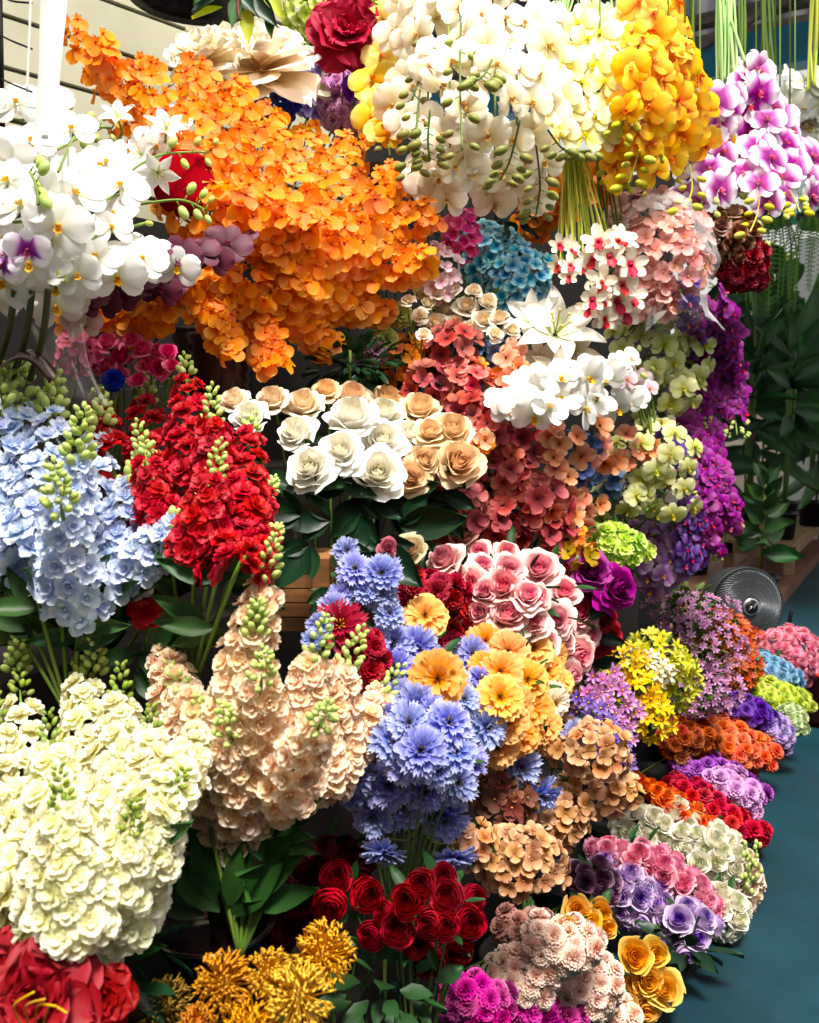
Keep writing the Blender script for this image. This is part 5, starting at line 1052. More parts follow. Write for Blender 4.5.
for p0, p1, r0, n, lab, dd in (((-5, 900), (-4, 720), 30, 26, 'cut by the frame edge', (.0, .0)), ((35, 920), (20, 690), 32, 40, 'its tip highest at the left', (.04, .05)), ((60, 930), (50, 740), 32, 34, 'its dark tip left of centre', (0, 0)), ((85, 880), (82, 670), 30, 40, 'its tip beside the dim leaves', (.05, .06)), ((110, 880), (120, 690), 30, 40, 'its tip against the apricot ones', (.03, .04)), ((75, 930), (62, 800), 32, 28, 'in front, its tip low in the middle', (-.06, -.08)), ((130, 880), (170, 800), 30, 26, 'its tip lying on the apricot stock', (-.05, -.06)), ((120, 920), (185, 760), 30, 34, 'leaning furthest right', (-.02, .0)), ((110, 930), (130, 830), 30, 24, 'lowest, over the dark red peonies', (-.04, -.04)), ((150, 820), (205, 730), 26, 22, 'reaching over the apricot mass', (0, .0)), ((140, 840), (150, 730), 28, 26, 'upright between the two tallest cream ones and the apricot mass', (.02, .03))):
    spike('stock_flower', 'stock flower', 'lemon cream stock spike ' + lab, p0, p1, r0, CMF, 20, n, meshes('bud', petal_mat('bud_mid_green', ['#7c9440', '#a8bc5c']), 1), 20, 7, 'lemon cream stock', dd, base=(100, 1060, 1.25), leafm=SM, nleaf=2, top=.5)
# small leafy green bud spikes
for x, y, lab in ((20, 648, 'at the left under the blue flowers'), (258, 612, 'beside the wooden crate'), (96, 650, 'among the dim leaves left of centre')):
    Q = [P(x - 3, y + 30, D(x, y) + .02), P(x, y - 10, D(x, y))]; T = thing('bud_spike', 'green unopened stock tip ' + lab, 'buds', Q[0]); tube_part('stem', Q, .002, STEM, T); k = D(x, y) / FP
    for i in range(24):
        u = i / 24; a = i * 2.4; dv = RT * math.cos(a) - FW * math.sin(a) + UP * .8; part('bud', BUDM[0], T, Q[0].lerp(Q[1], u) + dv * (8 - 5 * u) * k, dv.to_track_quat('Z', 'Y'), (5.5 - 2 * u) * k)
for x, y, dx, dy, l, mt, lab in ((60, 640, -.5, 1, 80, OLIVE, 'at the left below the blue delphiniums'), (110, 650, .0, 1, 75, DKGREEN, 'upright under the blue florets'), (150, 655, .7, .6, 80, GREEN, 'leaning to the apricot tip'), (175, 645, 1, .25, 70, OLIVE, 'pale, reaching right'), (20, 640, -1, .2, 60, OLIVE, 'pale at the frame edge'), (130, 620, .4, .9, 60, GREEN, 'beside the single red bloom'), (85, 655, -.2, 1, 70, DKGREEN, 'dark, between two dim tips')):
    T = thing('stock_leaf', 'long green stock leaf ' + lab, 'leaf', P(x, y, D(x, y) + .1)); p = P(x, y, D(x, y) + .06); tube_part('stem', [T.location, p], .0025, STEM, T)
    for o_ in (-.35, 0, .35): part('leaf', leaf_mesh(mt, .34), T, p, leaf_q(RT * (dx + o_) + UP * dy + (-FW) * .25), l * D(x, y) / FP * rng.uniform(.8, 1))
T = thing('leaf_bunch', 'broad green leaves under the apricot stock beside the dark bowl', 'leaves', P(215, 940, 1.5))
mb = MB(); b = Vector(T.location)
for i in range(14): f = i / 13 * 2 - 1; tube_mb(mb, [Vector((0, 0, 0)), P(225 + f * 32, 850 - abs(f) * 5, 1.42) - b], .003, 5)
part('stems', mb.mesh('stems', GREEN), T, b)
for x, y, dx, dy, l in ((235, 915, .6, .8, 90), (240, 900, .9, .75, 85), (220, 910, -.7, .8, 80), (205, 915, -1, .5, 70), (230, 905, .2, 1, 70), (250, 905, 1, .35, 75), (215, 900, -.25, 1, 75)):
    part('leaf', leaf_mesh(GREEN, .36), T, P(x, y, 1.4), leaf_q(RT * dx + UP * dy + (-FW) * .3), l * 1.4 / FP)

# ================================================================== CORNFLOWERS, DAISIES, MARIGOLDS
CB = petal_mat('cornflower_petals', [(0, '#3a3a9c'), (.4, '#6a74cc'), (.75, '#98a0e4'), (1, '#c4c8f0')], (.015, .15, .12), .3, .5, .1)
CC = petal_mat('cornflower_centre', ['#4a4020', '#a89850'])
CBF = meshes('corn', [CB, CC], 4)
bunch('cornflower_bouquet', 'cornflowers', 'blue cornflower bouquet on green stalks beside the wooden crate', CBF, [(346, 551, 15, .5, .3), (355, 570, 19), (382, 574, 21), (380, 593, 19, .2, -.2), (340, 596, 14), (334, 607, 17), (320, 626, 15, -.5, .2), (366, 590, 17), (389, 614, 16), (312, 640, 12)], fol=(GREEN, 20), flm=22)
bunch('cornflower_bouquet', 'cornflowers', 'blue cornflowers around the lone orange marigold', CBF, [(392, 644, 24), (395, 668, 22), (397, 700, 22), (472, 655, 20), (455, 682, 18), (464, 700, 17), (415, 705, 22), (376, 640, 15), (385, 720, 18), (430, 712, 18), (420, 620, 15), (480, 680, 16)], fol=(GREEN, 20), flm=24)
bunch('cornflower_bouquet', 'cornflowers', 'largest mass of blue cornflowers in front of the apricot stock', CBF, [(409, 724, 24), (448, 724, 26), (486, 727, 24, .5, .1), (393, 740, 24), (421, 752, 27), (455, 752, 22), (389, 785, 26), (358, 776, 20, -.5, 0), (373, 815, 24, -.2, -.2), (456, 782, 24), (405, 808, 22), (444, 817, 26, .1, -.3), (425, 790, 22), (470, 760, 18), (350, 795, 16, -.5, 0), (438, 770, 20), (405, 765, 22)], fol=(GREEN, 22), flm=26, dd=-.03)
bunch('cornflower_bouquet', 'cornflowers', 'two drooping blue cornflowers above the red ranunculus', CBF, [(385, 852, 23, -.1, -1.2), (455, 857, 23, .3, -1.2)], fol=None, gather=(420, 820, 1.55))
bunch('cornflower_bouquet', 'cornflowers', 'small group of blue cornflowers at the tan blossoms', CBF, [(520, 766, 22, .2, 0), (540, 795, 22, .5, -.4), (573, 735, 17, .6, 0)], fol=(GREEN, 12), flm=30, dd=-.03)
single('cornflower', 'cornflower', 'bluish violet cornflower with a purple heart above the lone marigold', meshes('corn', [CB, petal_mat('plum_centre', ['#4a1450', '#8a3a80'])], 2), 417, 648, 24, .1, .1, dd=-.05, leaves=0)
BUR = petal_mat('burgundy_petals', ['#5c0c20', '#8a1830', '#a42c44'], (.01, .1, .1), .2)
single('gerbera', 'gerbera', 'burgundy daisy with a yellow eye behind the apricot tips', meshes('corn', [BUR, YC], 2), 340, 626, 27, .0, .5, dd=-.02, leaves=0)
DKR = petal_mat('deep_red_petals', ['#700c1c', '#9c1428', '#b42238'], (.01, .08, .12), .2)
DKRF = meshes('carnation', DKR)
for c_, rx, ry, lab in (((368, 668), 16, 34, 'running down beside the apricot tips'), ((425, 590), 34, 16, 'below the dark rose leaves'), ((462, 608), 24, 22, 'between marigolds and pink roses'), ((446, 640), 14, 14, 'just above the lone marigold')):
    dome('carnation_bunch', 'carnations', 'deep red carnation bunch ' + lab, c_, rx, ry, DKRF, 13, dd=.02, group='deep red carnations', fol=(DKGREEN, 16))
MG = petal_mat('marigold_petals', ['#e0781c', '#f6a040', '#fbb860', '#fcc880'], (.012, .1, .07), .35, .5, .06)
MC = petal_mat('marigold_stamen', ['#5a3410', '#8a5a20'])
MGF = meshes('marigold', [MG, MC], 4)
single('marigold', 'marigold', 'lone soft orange marigold surrounded by blue cornflowers', MGF, 437, 679, 29, .05, .2, dd=-.1, leaves=0)
single('marigold', 'marigold', 'soft orange marigold below the deep red carnations', MGF, 425, 616, 23, .0, .4, dd=-.05, leaves=0)
bunch('marigold_bouquet', 'marigolds', 'soft orange marigold bouquet below the pink roses', MGF, [(485, 642, 22), (508, 652, 24), (532, 650, 24), (500, 672, 24), (527, 680, 23), (485, 668, 18), (500, 698, 25), (531, 708, 23), (480, 715, 18), (519, 732, 24), (498, 748, 20), (552, 655, 18, .5, 0), (553, 742, 17, .4, -.2), (545, 725, 18), (515, 705, 22), (560, 680, 16), (508, 722, 22), (545, 670, 20)], fol=(GREEN, 20), flm=24)
single('marigold', 'marigold', 'pale cream bloom on the side of the orange marigolds', meshes('marigold', [CRM, MC], 2), 553, 702, 20, .5, 0, dd=-.06, leaves=0)
# ================================================================== PINK AND MAGENTA ROSES
PK = petal_mat('rose_pink', [(0, '#d8487c'), (.25, '#ee90a8'), (.55, '#fac4c6'), (1, '#fde6da')], (.012, .15, .06), .25, .5, .05)
PKF = meshes('bigrose', PK)
bunch('rose_bouquet', 'roses', 'big bouquet of pink roses below the dusty rose hydrangeas', PKF, [(444, 559, 20), (470, 583, 20), (482, 566, 15), (503, 587, 23), (508, 570, 19), (539, 569, 23), (564, 592, 18), (506, 615, 25), (537, 598, 17), (532, 622, 19), (557, 620, 20), (580, 614, 20), (506, 553, 15), (479, 552, 14), (560, 640, 18), (577, 655, 22, .4, 0), (588, 634, 18, .5, .1), (480, 612, 18), (545, 642, 17), (485, 592, 17), (572, 674, 14, .5, -.2), (527, 595, 18), (456, 575, 14)], fol=(GREEN, 24), flm=26)
single('rose', 'rose', 'half-open greenish pink rose under the dark leaves', meshes('rose', petal_mat('rose_faded', ['#c88a80', '#d8c898', '#e0d8b0'])), 412, 549, 17, -.2, .3, leaves=1, ln=30)
single('rose', 'rose', 'dusty pink rose seen edge-on above the pink bouquet', meshes('rose', petal_mat('rose_dusky', ['#b07068', '#c89a8c'])), 462, 535, 18, 0, .9, leaves=1, ln=30)
single('rose', 'rose', 'small rosy bud beside the first blue cornflower', meshes('smallrose', petal_mat('rose_rosy', ['#b04060', '#d88090'])), 388, 548, 12, .3, .2, leaves=1, ln=24)
MGR = petal_mat('rose_magenta', ['#6a0850', '#9c1880', '#c040a0'], (.012, .1, .1), .2)
single('rose', 'rose', 'magenta rose with broad spiral below the mustard sprig', meshes('bigrose', MGR), 592, 572, 22, .0, .3, dd=-.05, leaves=1, ln=30)
single('rose', 'rose', 'magenta rose beside it under the lime hydrangea', meshes('bigrose', MGR), 617, 588, 24, .4, .1, dd=-.06, leaves=1, ln=30)
DRR = petal_mat('rose_dark_red', ['#78081c', '#a81030', '#c42444'], (.012, .08, .1), .2)
for x, y, r, lab in ((574, 580, 19, 'touching the magenta rose'), (590, 603, 18, 'below both magenta roses'), (606, 634, 20, 'lowest, above the yellow flowers'), (604, 618, 15, 'between its two neighbours of the same red')):
    single('rose', 'rose', 'dark red rose ' + lab, meshes('bigrose', DRR), x, y, r, .4, .1, leaves=1, ln=30, group='dark red roses')
# ================================================================== LEFT SHADED ROSES AND WRAPPED FLOWERS
HPK = petal_mat('hot_pink_petals', ['#c01458', '#ee4484', '#f884ac'], (.012, .08, .1), .25)
bunch('rose_bouquet', 'roses', 'hot pink small roses under the orange orchids', meshes('smallrose', HPK), [(108, 342, 13), (122, 356, 14), (143, 349, 12), (96, 352, 12), (157, 352, 12), (168, 352, 11), (147, 365, 12), (160, 368, 13), (105, 366, 12), (82, 346, 11), (132, 340, 11), (172, 366, 10), (90, 368, 10), (138, 380, 10), (120, 374, 10)], fol=(DKGREEN, 30), flm=20, dd=.02)
single('silk_rose', 'silk flower', 'royal blue rose below the hot pink roses', meshes('carnation', petal_mat('royal_blue', ['#06348c', '#1854b8'])), 113, 380, 12, 0, .2, leaves=0, dd=-.02)
dome('blossom_bunch', 'flowers', 'pink blossoms inside the crinkled clear wrap', (78, 352), 18, 22, meshes('four', [petal_mat('wrapped_pink', ['#d83c7c', '#f08cac']), YC]), 9)
T = thing('clear_wrap', 'crinkled clear film round pink blossoms beside the orchid stems', 'plastic wrap', P(70, 405, 1.6)); b = Vector(T.location); mb = MB(); V = []
k = 1.62 / FP; cc = P(62, 362, 1.66)
for i in range(13):
    f = i / 12; cx_ = (1 - f) * -8 + f * 18; rr = 24 - 14 * math.sin(f * PI) * .5 + 6 * f
    for j in range(30):
        a = 2 * PI * j / 30; q = rr * (1 + .16 * math.sin(a * 5 + f * 4) + .08 * math.sin(a * 9)); V.append(tuple(cc + (RT * (cx_ + math.cos(a) * q) + UP * (38 - 80 * f + 4 * math.sin(a * 3)) + FW * math.sin(a) * q * .6) * k - b))
mb.add(V, grid_faces(12, 30, True), [.5] * len(V)); part('film', mb.mesh('film', film_mat('clear_film_crinkled', '#f4ecee', .05)), T, b)
BRNR = solid('brown_satin', '#3a1c14', .2, spec=.8)
T = thing('satin_ribbon', 'glossy dark brown ribbon loop behind the blue delphinium tips', 'ribbon', P(5, 385, 1.55)); b = Vector(T.location); mb = MB(); V = []
for i in range(15):
    f = i / 14; p = P(-5 + 58 * f, 372 - 24 * math.sin(f * PI * .8) + 20 * f * f, 1.55)
    for dz_ in (-.012, .012): V.append(tuple(p + UP * dz_ + FW * dz_ * 1.4 - b))
    for dz_ in (.012, -.012): V.append(tuple(p + UP * dz_ + FW * (dz_ * 1.4 + .003) - b))
mb.add(V, grid_faces(14, 4, True), [.5] * len(V)); part('loop', mb.mesh('loop', BRNR), T, b)
T = thing('wire_basket', 'silver wire rim behind the red stock', 'wire basket', P(140, 392, 1.95)); mb = MB(); b = Vector(T.location)
for dy in (0, 7): tube_mb(mb, [P(100, 392 - dy, 1.95) - b, P(190, 384 - dy, 2.0) - b], .0016, 4)
for i in range(12): x = 100 + i * 7.5; tube_mb(mb, [P(x, 392 - i * .7, 1.95) - b, P(x + 3.7, 384 - i * .7, 1.96) - b, P(x + 7.5, 392 - i * .7, 1.97) - b], .001, 3)
part('rim', mb.mesh('rim', GREYM), T, b)

# ================================================================== BOTTOM: ranunculus, pincushions, peonies
RN = petal_mat('ranunculus_red', ['#7c0412', '#b20c20', '#d02438'], (.004, .06, .08), .2, .5, .05)
RNF = meshes('ranunculus', RN)
bunch('ranunculus_bouquet', 'ranunculus', 'bright red ranunculus bouquet at the bottom centre', RNF, [(407, 901, 19), (397, 929, 19), (431, 923, 19), (448, 896, 19), (421, 884, 17), (456, 951, 18), (468, 923, 20), (429, 961, 19), (474, 898, 15), (444, 876, 15), (446, 925, 16), (415, 945, 15), (462, 938, 15), (384, 912, 13)], fol=(GREEN, 26), flm=30)
bunch('ranunculus_bouquet', 'ranunculus', 'red ranunculus group left of the bright bouquet', RNF, [(336, 876, 18), (330, 906, 19), (368, 896, 19), (371, 935, 16)], fol=(GREEN, 16), flm=26)
DRN = petal_mat('ranunculus_red_shaded', ['#3c0410', '#680c1c', '#841828'], (.01, .06, .1), .12)  # dark red heads in shade, the shade put into the colour
dome('ranunculus_bouquet', 'ranunculus', 'dark red ranunculus bouquet shaded below the apricot stock', (272, 895), 48, 44, meshes('ranunculus', DRN), 17, dd=.04, kf=.6, fol=(DKGREEN, 20))
dome('ranunculus_bouquet', 'ranunculus', 'dark red ranunculus deep in the shaded gap under the blue cornflowers', (335, 862), 34, 18, meshes('ranunculus', DRN), 15, dd=.12, kf=.6, fol=(DKGREEN, 16))
PN = petal_mat('pincushion_yellow', ['#c87c10', '#ecac20', '#f6c63c'], (.012, .08, .08), .25)
PO = petal_mat('pincushion_orange', ['#b05c10', '#dc8820', '#e8a040'], (.012, .08, .08), .25)
PB = petal_mat('pincushion_dim_brown', ['#5c4414', '#8a6a24', '#a07c34'], (.012, .08, .08), .2)  # brown head, its dimness in the low shade also put into the colour
for x, y, r, m_, tx, ty, lab, dd in ((226, 984, 34, PO, -.1, .5, 'orange pincushion protea beside the brown one', 0), (322, 956, 34, PN, .3, .7, 'yellow pincushion protea highest, by the red ranunculus', 0), (298, 998, 38, PN, .1, .4, 'largest yellow pincushion protea at the bottom edge', -.04), (270, 975, 26, PN, 0, .9, 'yellow pincushion protea between orange and highest one', .03), (252, 1022, 28, PN, 0, .2, 'yellow pincushion protea cut by the bottom edge', -.05), (168, 1006, 32, PB, -.1, .5, 'dim brown pincushion protea beside the red peonies', .03), (200, 1024, 22, PO, 0, .3, 'orange pincushion protea just below the first orange one', 0)):
    single('pincushion_protea', 'protea', lab, meshes('pincushion', m_, 2), x, y, r, tx, ty, dd=dd, leaves=2, ln=50, group='pincushion proteas')
RPE = petal_mat('peony_red', ['#5c020c', '#920818', '#a81222'], (.004, .06, .08), .2)
T = single('peony', 'peony', 'large red peony with gold stamens at the bottom left', meshes('peony', RPE), 38, 1002, 62, .1, .7, leaves=1, ln=60)
for i in range(4): tube_part('stamen', bez([P(22 + i * 7, 1026, .95), P(14 + i * 12, 1006, .93), P(34 + i * 11, 992 + i * 7, .92)]), .0012, YC, T, 5)
single('peony', 'peony', 'smaller red peony beside the gold-stamened one', meshes('peony', RPE), 102, 1000, 34, .3, .5, leaves=2, ln=50)
single('peony', 'peony', 'dark red peony above the gold-stamened one', meshes('peony', DRR), 8, 962, 32, -.1, .3, dd=.06, leaves=1, ln=50)
T = thing('foliage_bunch', 'dark leaves between the lemon stock and the red peonies', 'foliage', P(110, 990, 1.3)); tube_part('stem', [P(110, 990, 1.3), P(110, 950, 1.25)], .003, STEM, T); foliage_part(T, P(100, 962, 1.25), .1, 40, .07, DKGREEN, .45, (1, 1, .6))
T = thing('foliage_bunch', 'broad leaves below the red ranunculus', 'foliage', P(385, 1010, 1.45)); tube_part('stem', [P(385, 1010, 1.45), P(385, 960, 1.42)], .003, STEM, T); foliage_part(T, P(383, 985, 1.42), .09, 36, .06, GREEN, .55, (1, 1, .7))

# ================================================================== TAN, DUSTY AND MID-BOTTOM CLUSTERS
TAN = petal_mat('tan_petals', ['#8c5230', '#d09868', '#eac09a'], (.012, .12, .12), .3)  # deeper base tone stands in for shade among the petals
TANF = meshes('four', [TAN, petal_mat('tan_centre', ['#b07c40', '#c8984c'])])
for c_, rx, ry, lab in (((592, 750), 34, 26, 'highest, beside the violet spray'), ((600, 790), 36, 22, 'second, right of the blue cornflowers'), ((552, 815), 38, 28, 'in the middle of the group'), ((520, 860), 42, 32, 'lowest, right of the red ranunculus'), ((475, 845), 20, 20, 'smallest, beside the drooping cornflower')):
    dome('hydrangea', 'hydrangea', 'tan hydrangea head, ' + lab, c_, rx, ry, TANF, 10.5, group='tan hydrangeas', fol=(DKGREEN, 14))
BRO = petal_mat('brown_plum_petals', ['#4c2020', '#7a4438', '#8c5c48'], (.015, .1, .15), .2)
dome('hydrangea', 'hydrangea', 'brown hydrangea head in shade behind the blue cornflowers', (502, 800), 28, 28, meshes('four', [BRO, YC]), 12, dd=.06, fol=(DKGREEN, 14))
dome('hydrangea', 'hydrangea', 'dark brown bunch under the violet orchid spray', (560, 710), 22, 26, meshes('four', [BRO, DKC]), 11, dd=.12, fol=(DKGREEN, 14))
SALM = petal_mat('shell_pink_petals', ['#e8a890', '#f8d0bc', '#fde8da'], (.012, .15, .08), .35)
SALF = meshes('carnation', SALM)
for c_, rx, ry, lab in (((560, 945), 38, 26, 'highest and palest, left of the yellow roses'), ((520, 975), 40, 24, 'left, above the magenta ones'), ((585, 985), 36, 26, 'right, against the yellow roses'), ((600, 1015), 32, 18, 'at the bottom edge')):
    dome('carnation_bunch', 'carnations', 'shell pink carnation bunch, ' + lab, c_, rx, ry, SALF, 12, group='shell pink carnations', fol=(GREEN, 14), dd=-.03)
dome('carnation_bunch', 'carnations', 'brownish pink carnation bunch above the shell pink ones', (525, 930), 28, 18, meshes('carnation', petal_mat('brown_pink', ['#a06a60', '#c49488'])), 11, dd=.05)
MGC = petal_mat('magenta_carnation', ['#8c0868', '#c01c90', '#d848a8'], (.012, .1, .12), .25)
MGCF = meshes('carnation', MGC)
for c_, rx, ry, lab in (((475, 1000), 34, 22, 'left, in shade below the red ranunculus'), ((520, 1002), 34, 20, 'middle, the brightest'), ((555, 1018), 30, 18, 'right, against the shell pink ones')):
    dome('carnation_bunch', 'carnations', 'magenta carnation bunch, ' + lab, c_, rx, ry, MGCF, 12, group='magenta carnations', fol=(DKGREEN, 14), dd=-.04)
# violet and yellow star flowers
PKS = petal_mat('pink_star_petals', ['#a04898', '#cc86c4', '#e8bce0'], (.015, .12, .1), .3)
VIS = petal_mat('violet_star_petals', ['#5a3898', '#8464c0', '#a890d8'], (.015, .12, .1), .3)
F_pk, F_vi = meshes('star', [PKS, YC], 3), meshes('star', [VIS, YC])
for pts, n, f_, R, lab in (([(600, 680), (612, 700), (628, 712)], 24, F_pk, (16, 14), 'pink lilac star flowers beside the yellow ones'), ([(590, 690), (605, 725), (622, 735)], 26, F_pk, (16, 14), 'pink lilac star flowers below the pink roses'), ([(585, 700), (612, 740), (622, 765)], 30, F_vi, (14, 8), 'violet star flowers tapering down towards the tan heads')):
    spray('flower_spray', 'flowers', lab, pts, f_, 9, n, R=R, jit=.4, partname='floret', arc=110)
SY = petal_mat('star_yellow', ['#dca808', '#f4cc1c', '#fae048'], (.012, .08, .06), .35)
SYG = petal_mat('star_yellow_green', ['#b0ac18', '#d8d83c', '#e6e670'], (.012, .08, .06), .35)
SWH = petal_mat('star_cream', ['#dcc890', '#f2ead0', '#f8f4e4'], (.012, .08, .06), .35)
F_sy, F_sg, F_sw = (meshes('star', [a, YC]) for a in (SY, SYG, SWH))
for c_, rx, ry, f_, rot, lab in (((660, 655), 34, 18, F_sg, -20, 'yellow-green star flowers at the top of the yellow group'), ((678, 680), 18, 26, F_sg, 10, 'yellow-green star flowers down the right of the yellow group'), ((648, 668), 26, 16, F_sw, -30, 'cream star flowers in the middle of the yellow group'), ((625, 665), 22, 18, F_sy, 0, 'golden star flowers next to the dark red roses'), ((640, 690), 26, 16, F_sy, -35, 'golden star flowers below the cream ones'), ((652, 718), 20, 22, F_sy, 20, 'golden star flowers at the bottom of the yellow group')):
    dome('flower_bunch', 'flowers', lab, c_, rx, ry, f_, 10, rot=rot, fol=(OLIVE, 20), kf=.4)
# tiny wild flowers
TV = petal_mat('tiny_violet', ['#8c4a88', '#c088bc', '#e0b4d4'], (.02, .15, .15), .3)
TO = petal_mat('tiny_orange', ['#b03c20', '#d8683c', '#e89060'], (.02, .15, .15), .3)
F_tv, F_to = meshes('star', [TV, YC]), meshes('star', [TO, YC])
for c_, rx, ry, f_, fs, lab, dd in (((700, 645), 46, 30, F_tv, 5.4, 'mauve flowers, above the violet carnations', 0), ((690, 612), 44, 20, F_tv, 4.6, 'dim mauve flowers, behind the yellow group', .1), ((724, 634), 30, 22, F_to, 5.2, 'orange flowers in front of the fan', .05), ((705, 690), 36, 26, F_tv, 5.4, 'mauve flowers at its lowest', -.05), ((740, 668), 20, 24, F_to, 4.8, 'reddish flowers beside the pink carnations', .02)):
    dome('wildflower_bush', 'small flowers', 'fine leafy bush with tiny ' + lab, c_, rx, ry, f_, fs, n=100, dd=dd, fol=(OLIVE, 260), jit=.5, folr=1.04)
# ================================================================== RIGHT-HAND ROWS
def row(lab, c, rx, ry, kind, mat, fs, rot=0, dd=0.0, name='carnation_bunch', cat='carnations', fol=(GREEN, 16), kf=.25, ty=.45, **kw):
    dome(name, cat, lab, c, rx * 1.12, ry * 1.15, meshes(kind, mat), fs * .92, rot=rot, dd=dd, fol=fol, kf=kf, ty=ty, **kw)
row('pink carnation bunch furthest down the row, before the red basket', (788, 655), 28, 24, 'carnation', petal_mat('carn_pink', ['#d05078', '#ee88a4', '#f6a8bc'], (.015, .1, .08), .3), 7, -30)
row('blue carnation bunch beside the pink one', (768, 672), 26, 14, 'carnation', petal_mat('carn_blue', ['#3c74a8', '#6ca4cc', '#9cc4dc'], (.015, .1, .08), .3), 7, -20, -.03)
row('lime green carnation bunch beside the blue one', (768, 696), 36, 14, 'carnation', petal_mat('carn_lime', ['#a0b020', '#c8d844', '#dce674'], (.015, .1, .08), .35), 7.5, -12, -.05)
row('pale greenish carnations at the aisle end of the lime ones', (790, 722), 12, 14, 'carnation', petal_mat('carn_mint', ['#b8cc90', '#dce8b8']), 7, 0, -.06)
row('dark purple carnation bunch in front of the lime ones', (745, 712), 30, 12, 'carnation', petal_mat('carn_purple', ['#381470', '#5c2ca0', '#7848b8'], (.015, .1, .1), .2), 8, -20, -.02)
row('lavender carnation bunch at the aisle side of the dark purple ones', (768, 730), 24, 14, 'carnation', petal_mat('carn_lavender', ['#8468b8', '#ae94d4', '#ccb8e4'], (.015, .1, .1), .3), 8, -25, -.03)
row('orange red carnation bunch, brightest in the row', (722, 745), 44, 26, 'carnation', petal_mat('carn_orange', ['#d84418', '#f4743c', '#fa9468'], (.012, .1, .08), .3), 9, -15)
row('shaded rusty carnations behind the orange red ones', (686, 738), 24, 16, 'carnation', petal_mat('carn_rust', ['#8c3418', '#b85c34']), 9, 10, .08)
row('royal violet carnation bunch in front of the orange red ones', (712, 778), 44, 18, 'carnation', petal_mat('carn_violet', ['#541078', '#8c34a8', '#b060c4'], (.02, .1, .14), .25), 10, -22)
row('lilac magenta carnations at the aisle end of the violet ones', (732, 792), 26, 16, 'carnation', petal_mat('carn_orchid', ['#a048a8', '#d08cd0', '#e4b4e0'], (.015, .1, .1), .3), 10, -30, -.04)
row('deep red carnation row in front of the violet ones', (712, 808), 50, 14, 'carnation', petal_mat('carn_red', ['#84081c', '#b41430', '#cc2c44'], (.01, .08, .1), .2), 10, -28, -.01)
row('orange rose row between deep red and white flowers', (694, 822), 58, 12, 'smallrose', petal_mat('rose_orange', ['#c83c0c', '#f06c20', '#f88c44'], (.01, .08, .08), .25), 9.5, -38, -.03, 'rose_bunch', 'roses')
WSR = petal_mat('rose_white_green', ['#d0d8a8', '#f2eedc', '#fdf9f0'], (.012, .15, .05), .3)
row('white rose bunch highest in the rows, under the orange roses', (665, 832), 44, 22, 'cuprose', WSR, 12, -12, 0, 'rose_bunch', 'roses', group=None)
row('white rose bunch sloping down to the aisle', (708, 862), 34, 30, 'cuprose', WSR, 12.5, -40, -.03, 'rose_bunch', 'roses')
row('blush white roses furthest out over the aisle', (738, 880), 18, 24, 'cuprose', petal_mat('rose_blush_white', ['#d8a894', '#ecd4c0', '#f6e8da']), 12, 0, 0, 'rose_bunch', 'roses')
row('greenish white roses hanging lowest over the aisle', (725, 912), 18, 18, 'cuprose', WSR, 14, 0, -.02, 'rose_bunch', 'roses')
row('pink rose row directly under the white roses', (638, 858), 40, 12, 'cuprose', petal_mat('rose_row_pink', [(0, '#d8588c'), (.5, '#f09cb8'), (1, '#f8c8d4')], (.012, .1, .06), .3), 12, -14, -.02, 'rose_bunch', 'roses')
row('pink rose bunch between white and lilac roses', (682, 886), 40, 14, 'cuprose', MATS['rose_row_pink'], 13, -42, -.05, 'rose_bunch', 'roses')
LR = petal_mat('rose_lilac', [(0, '#5c2ca8'), (.28, '#8c5cc4'), (.45, '#d0b0dc'), (1, '#eadcf0')], (.012, .1, .06), .3)
row('lilac rose bunch with violet hearts, in front of the pink roses', (640, 896), 44, 24, 'cuprose', LR, 14.5, -28, -.05, 'rose_bunch', 'roses')
row('lilac roses with violet hearts at the aisle edge', (682, 924), 24, 20, 'cuprose', LR, 16, -20, -.06, 'rose_bunch', 'roses')
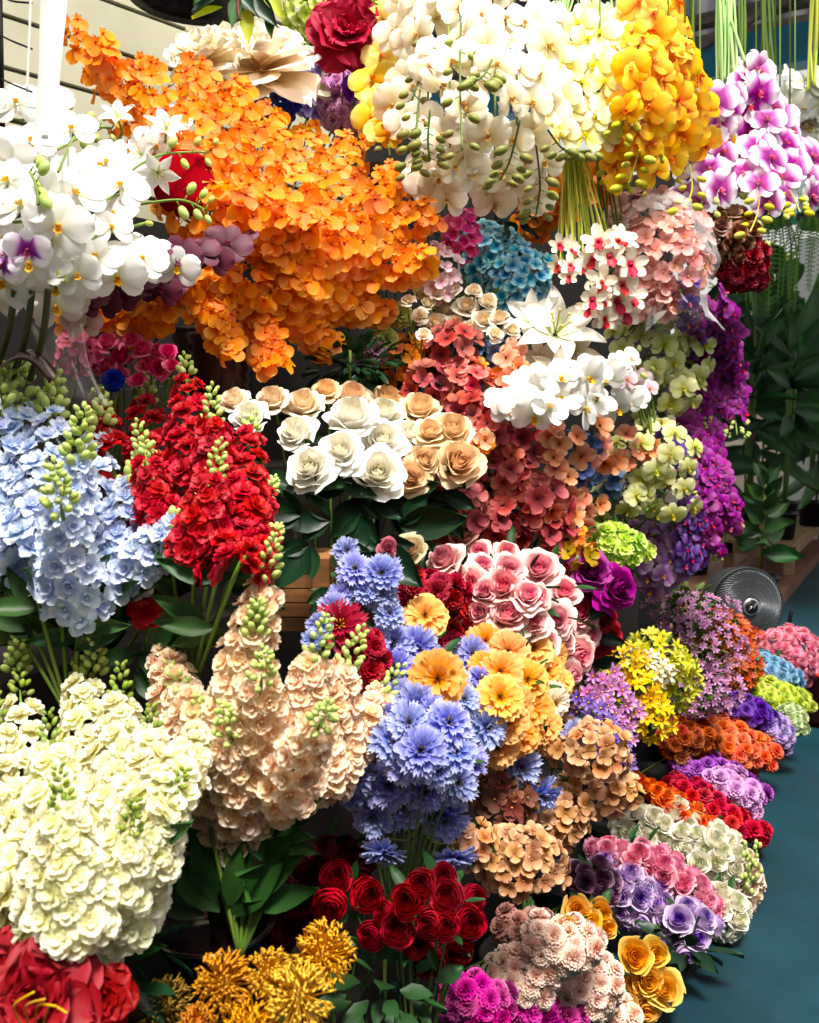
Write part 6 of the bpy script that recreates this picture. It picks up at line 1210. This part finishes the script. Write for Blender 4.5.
row('dim mauve roses at the left end of the lilac ones', (590, 882), 24, 18, 'cuprose', petal_mat('rose_dim_mauve', ['#5c2c5c', '#9c6c90', '#bc94ac'], (.012, .1, .08), .2), 12, 0, .05, 'rose_bunch', 'roses')
YR = petal_mat('rose_yellow', [(0, '#e08c10'), (.4, '#f4bc3c'), (1, '#f8dc88')], (.012, .1, .06), .3)
YRF = meshes('cuprose', YR)
bunch('rose_bouquet', 'roses', 'yellow roses left of the lilac ones', YRF, [(577, 909, 15), (588, 922, 16), (566, 926, 12), (600, 912, 13), (606, 926, 12)], fol=(GREEN, 12), flm=24)
bunch('rose_bouquet', 'roses', 'yellow roses at the aisle edge of the shell pink carnations', YRF, [(635, 956, 18), (655, 953, 15), (648, 980, 17), (664, 988, 20), (636, 985, 14), (646, 1008, 16), (628, 1005, 12)], fol=(GREEN, 16), flm=24)
T = thing('foliage_bunch', 'green leaves under the lilac roses beside the aisle', 'foliage', P(690, 965, 2.25)); tube_part('stem', [P(690, 965, 2.25), P(685, 945, 2.22)], .003, STEM, T); foliage_part(T, P(686, 948, 2.22), .07, 20, .075, DKGREEN, .5, (1, 1, .6))
T = thing('filler_sprig', 'fine pale green filler sprig sticking out over the aisle', 'sprig', P(740, 900, 2.5)); tube_part('stem', bez([P(740, 900, 2.5), P(750, 870, 2.5), P(757, 850, 2.5)]), .002, STEM, T)
for i in range(26): part('bud', BUDM[0], T, P(748 + rng.uniform(-10, 14), 872 + rng.uniform(-28, 22), 2.5 + rng.uniform(-.03, .03)), None, 3.0 * 2.5 / FP)
# black buckets on the tiers and the floor that hold the bunches
for i, (y, x, z, r_) in enumerate(((1.35, -.78, .0, .13), (1.75, -.80, 0, .13), (2.15, -.82, 0, .13), (2.55, -.83, 0, .13), (2.95, -.84, 0, .13), (3.35, -.86, 0, .12))):
    pot('flower_bucket', 'black plastic flower bucket on the floor under the rows of roses', Vector((x, y + .1, z)), r_ * .8, .14, BLKP, 'bucket', 'black buckets under the rows')
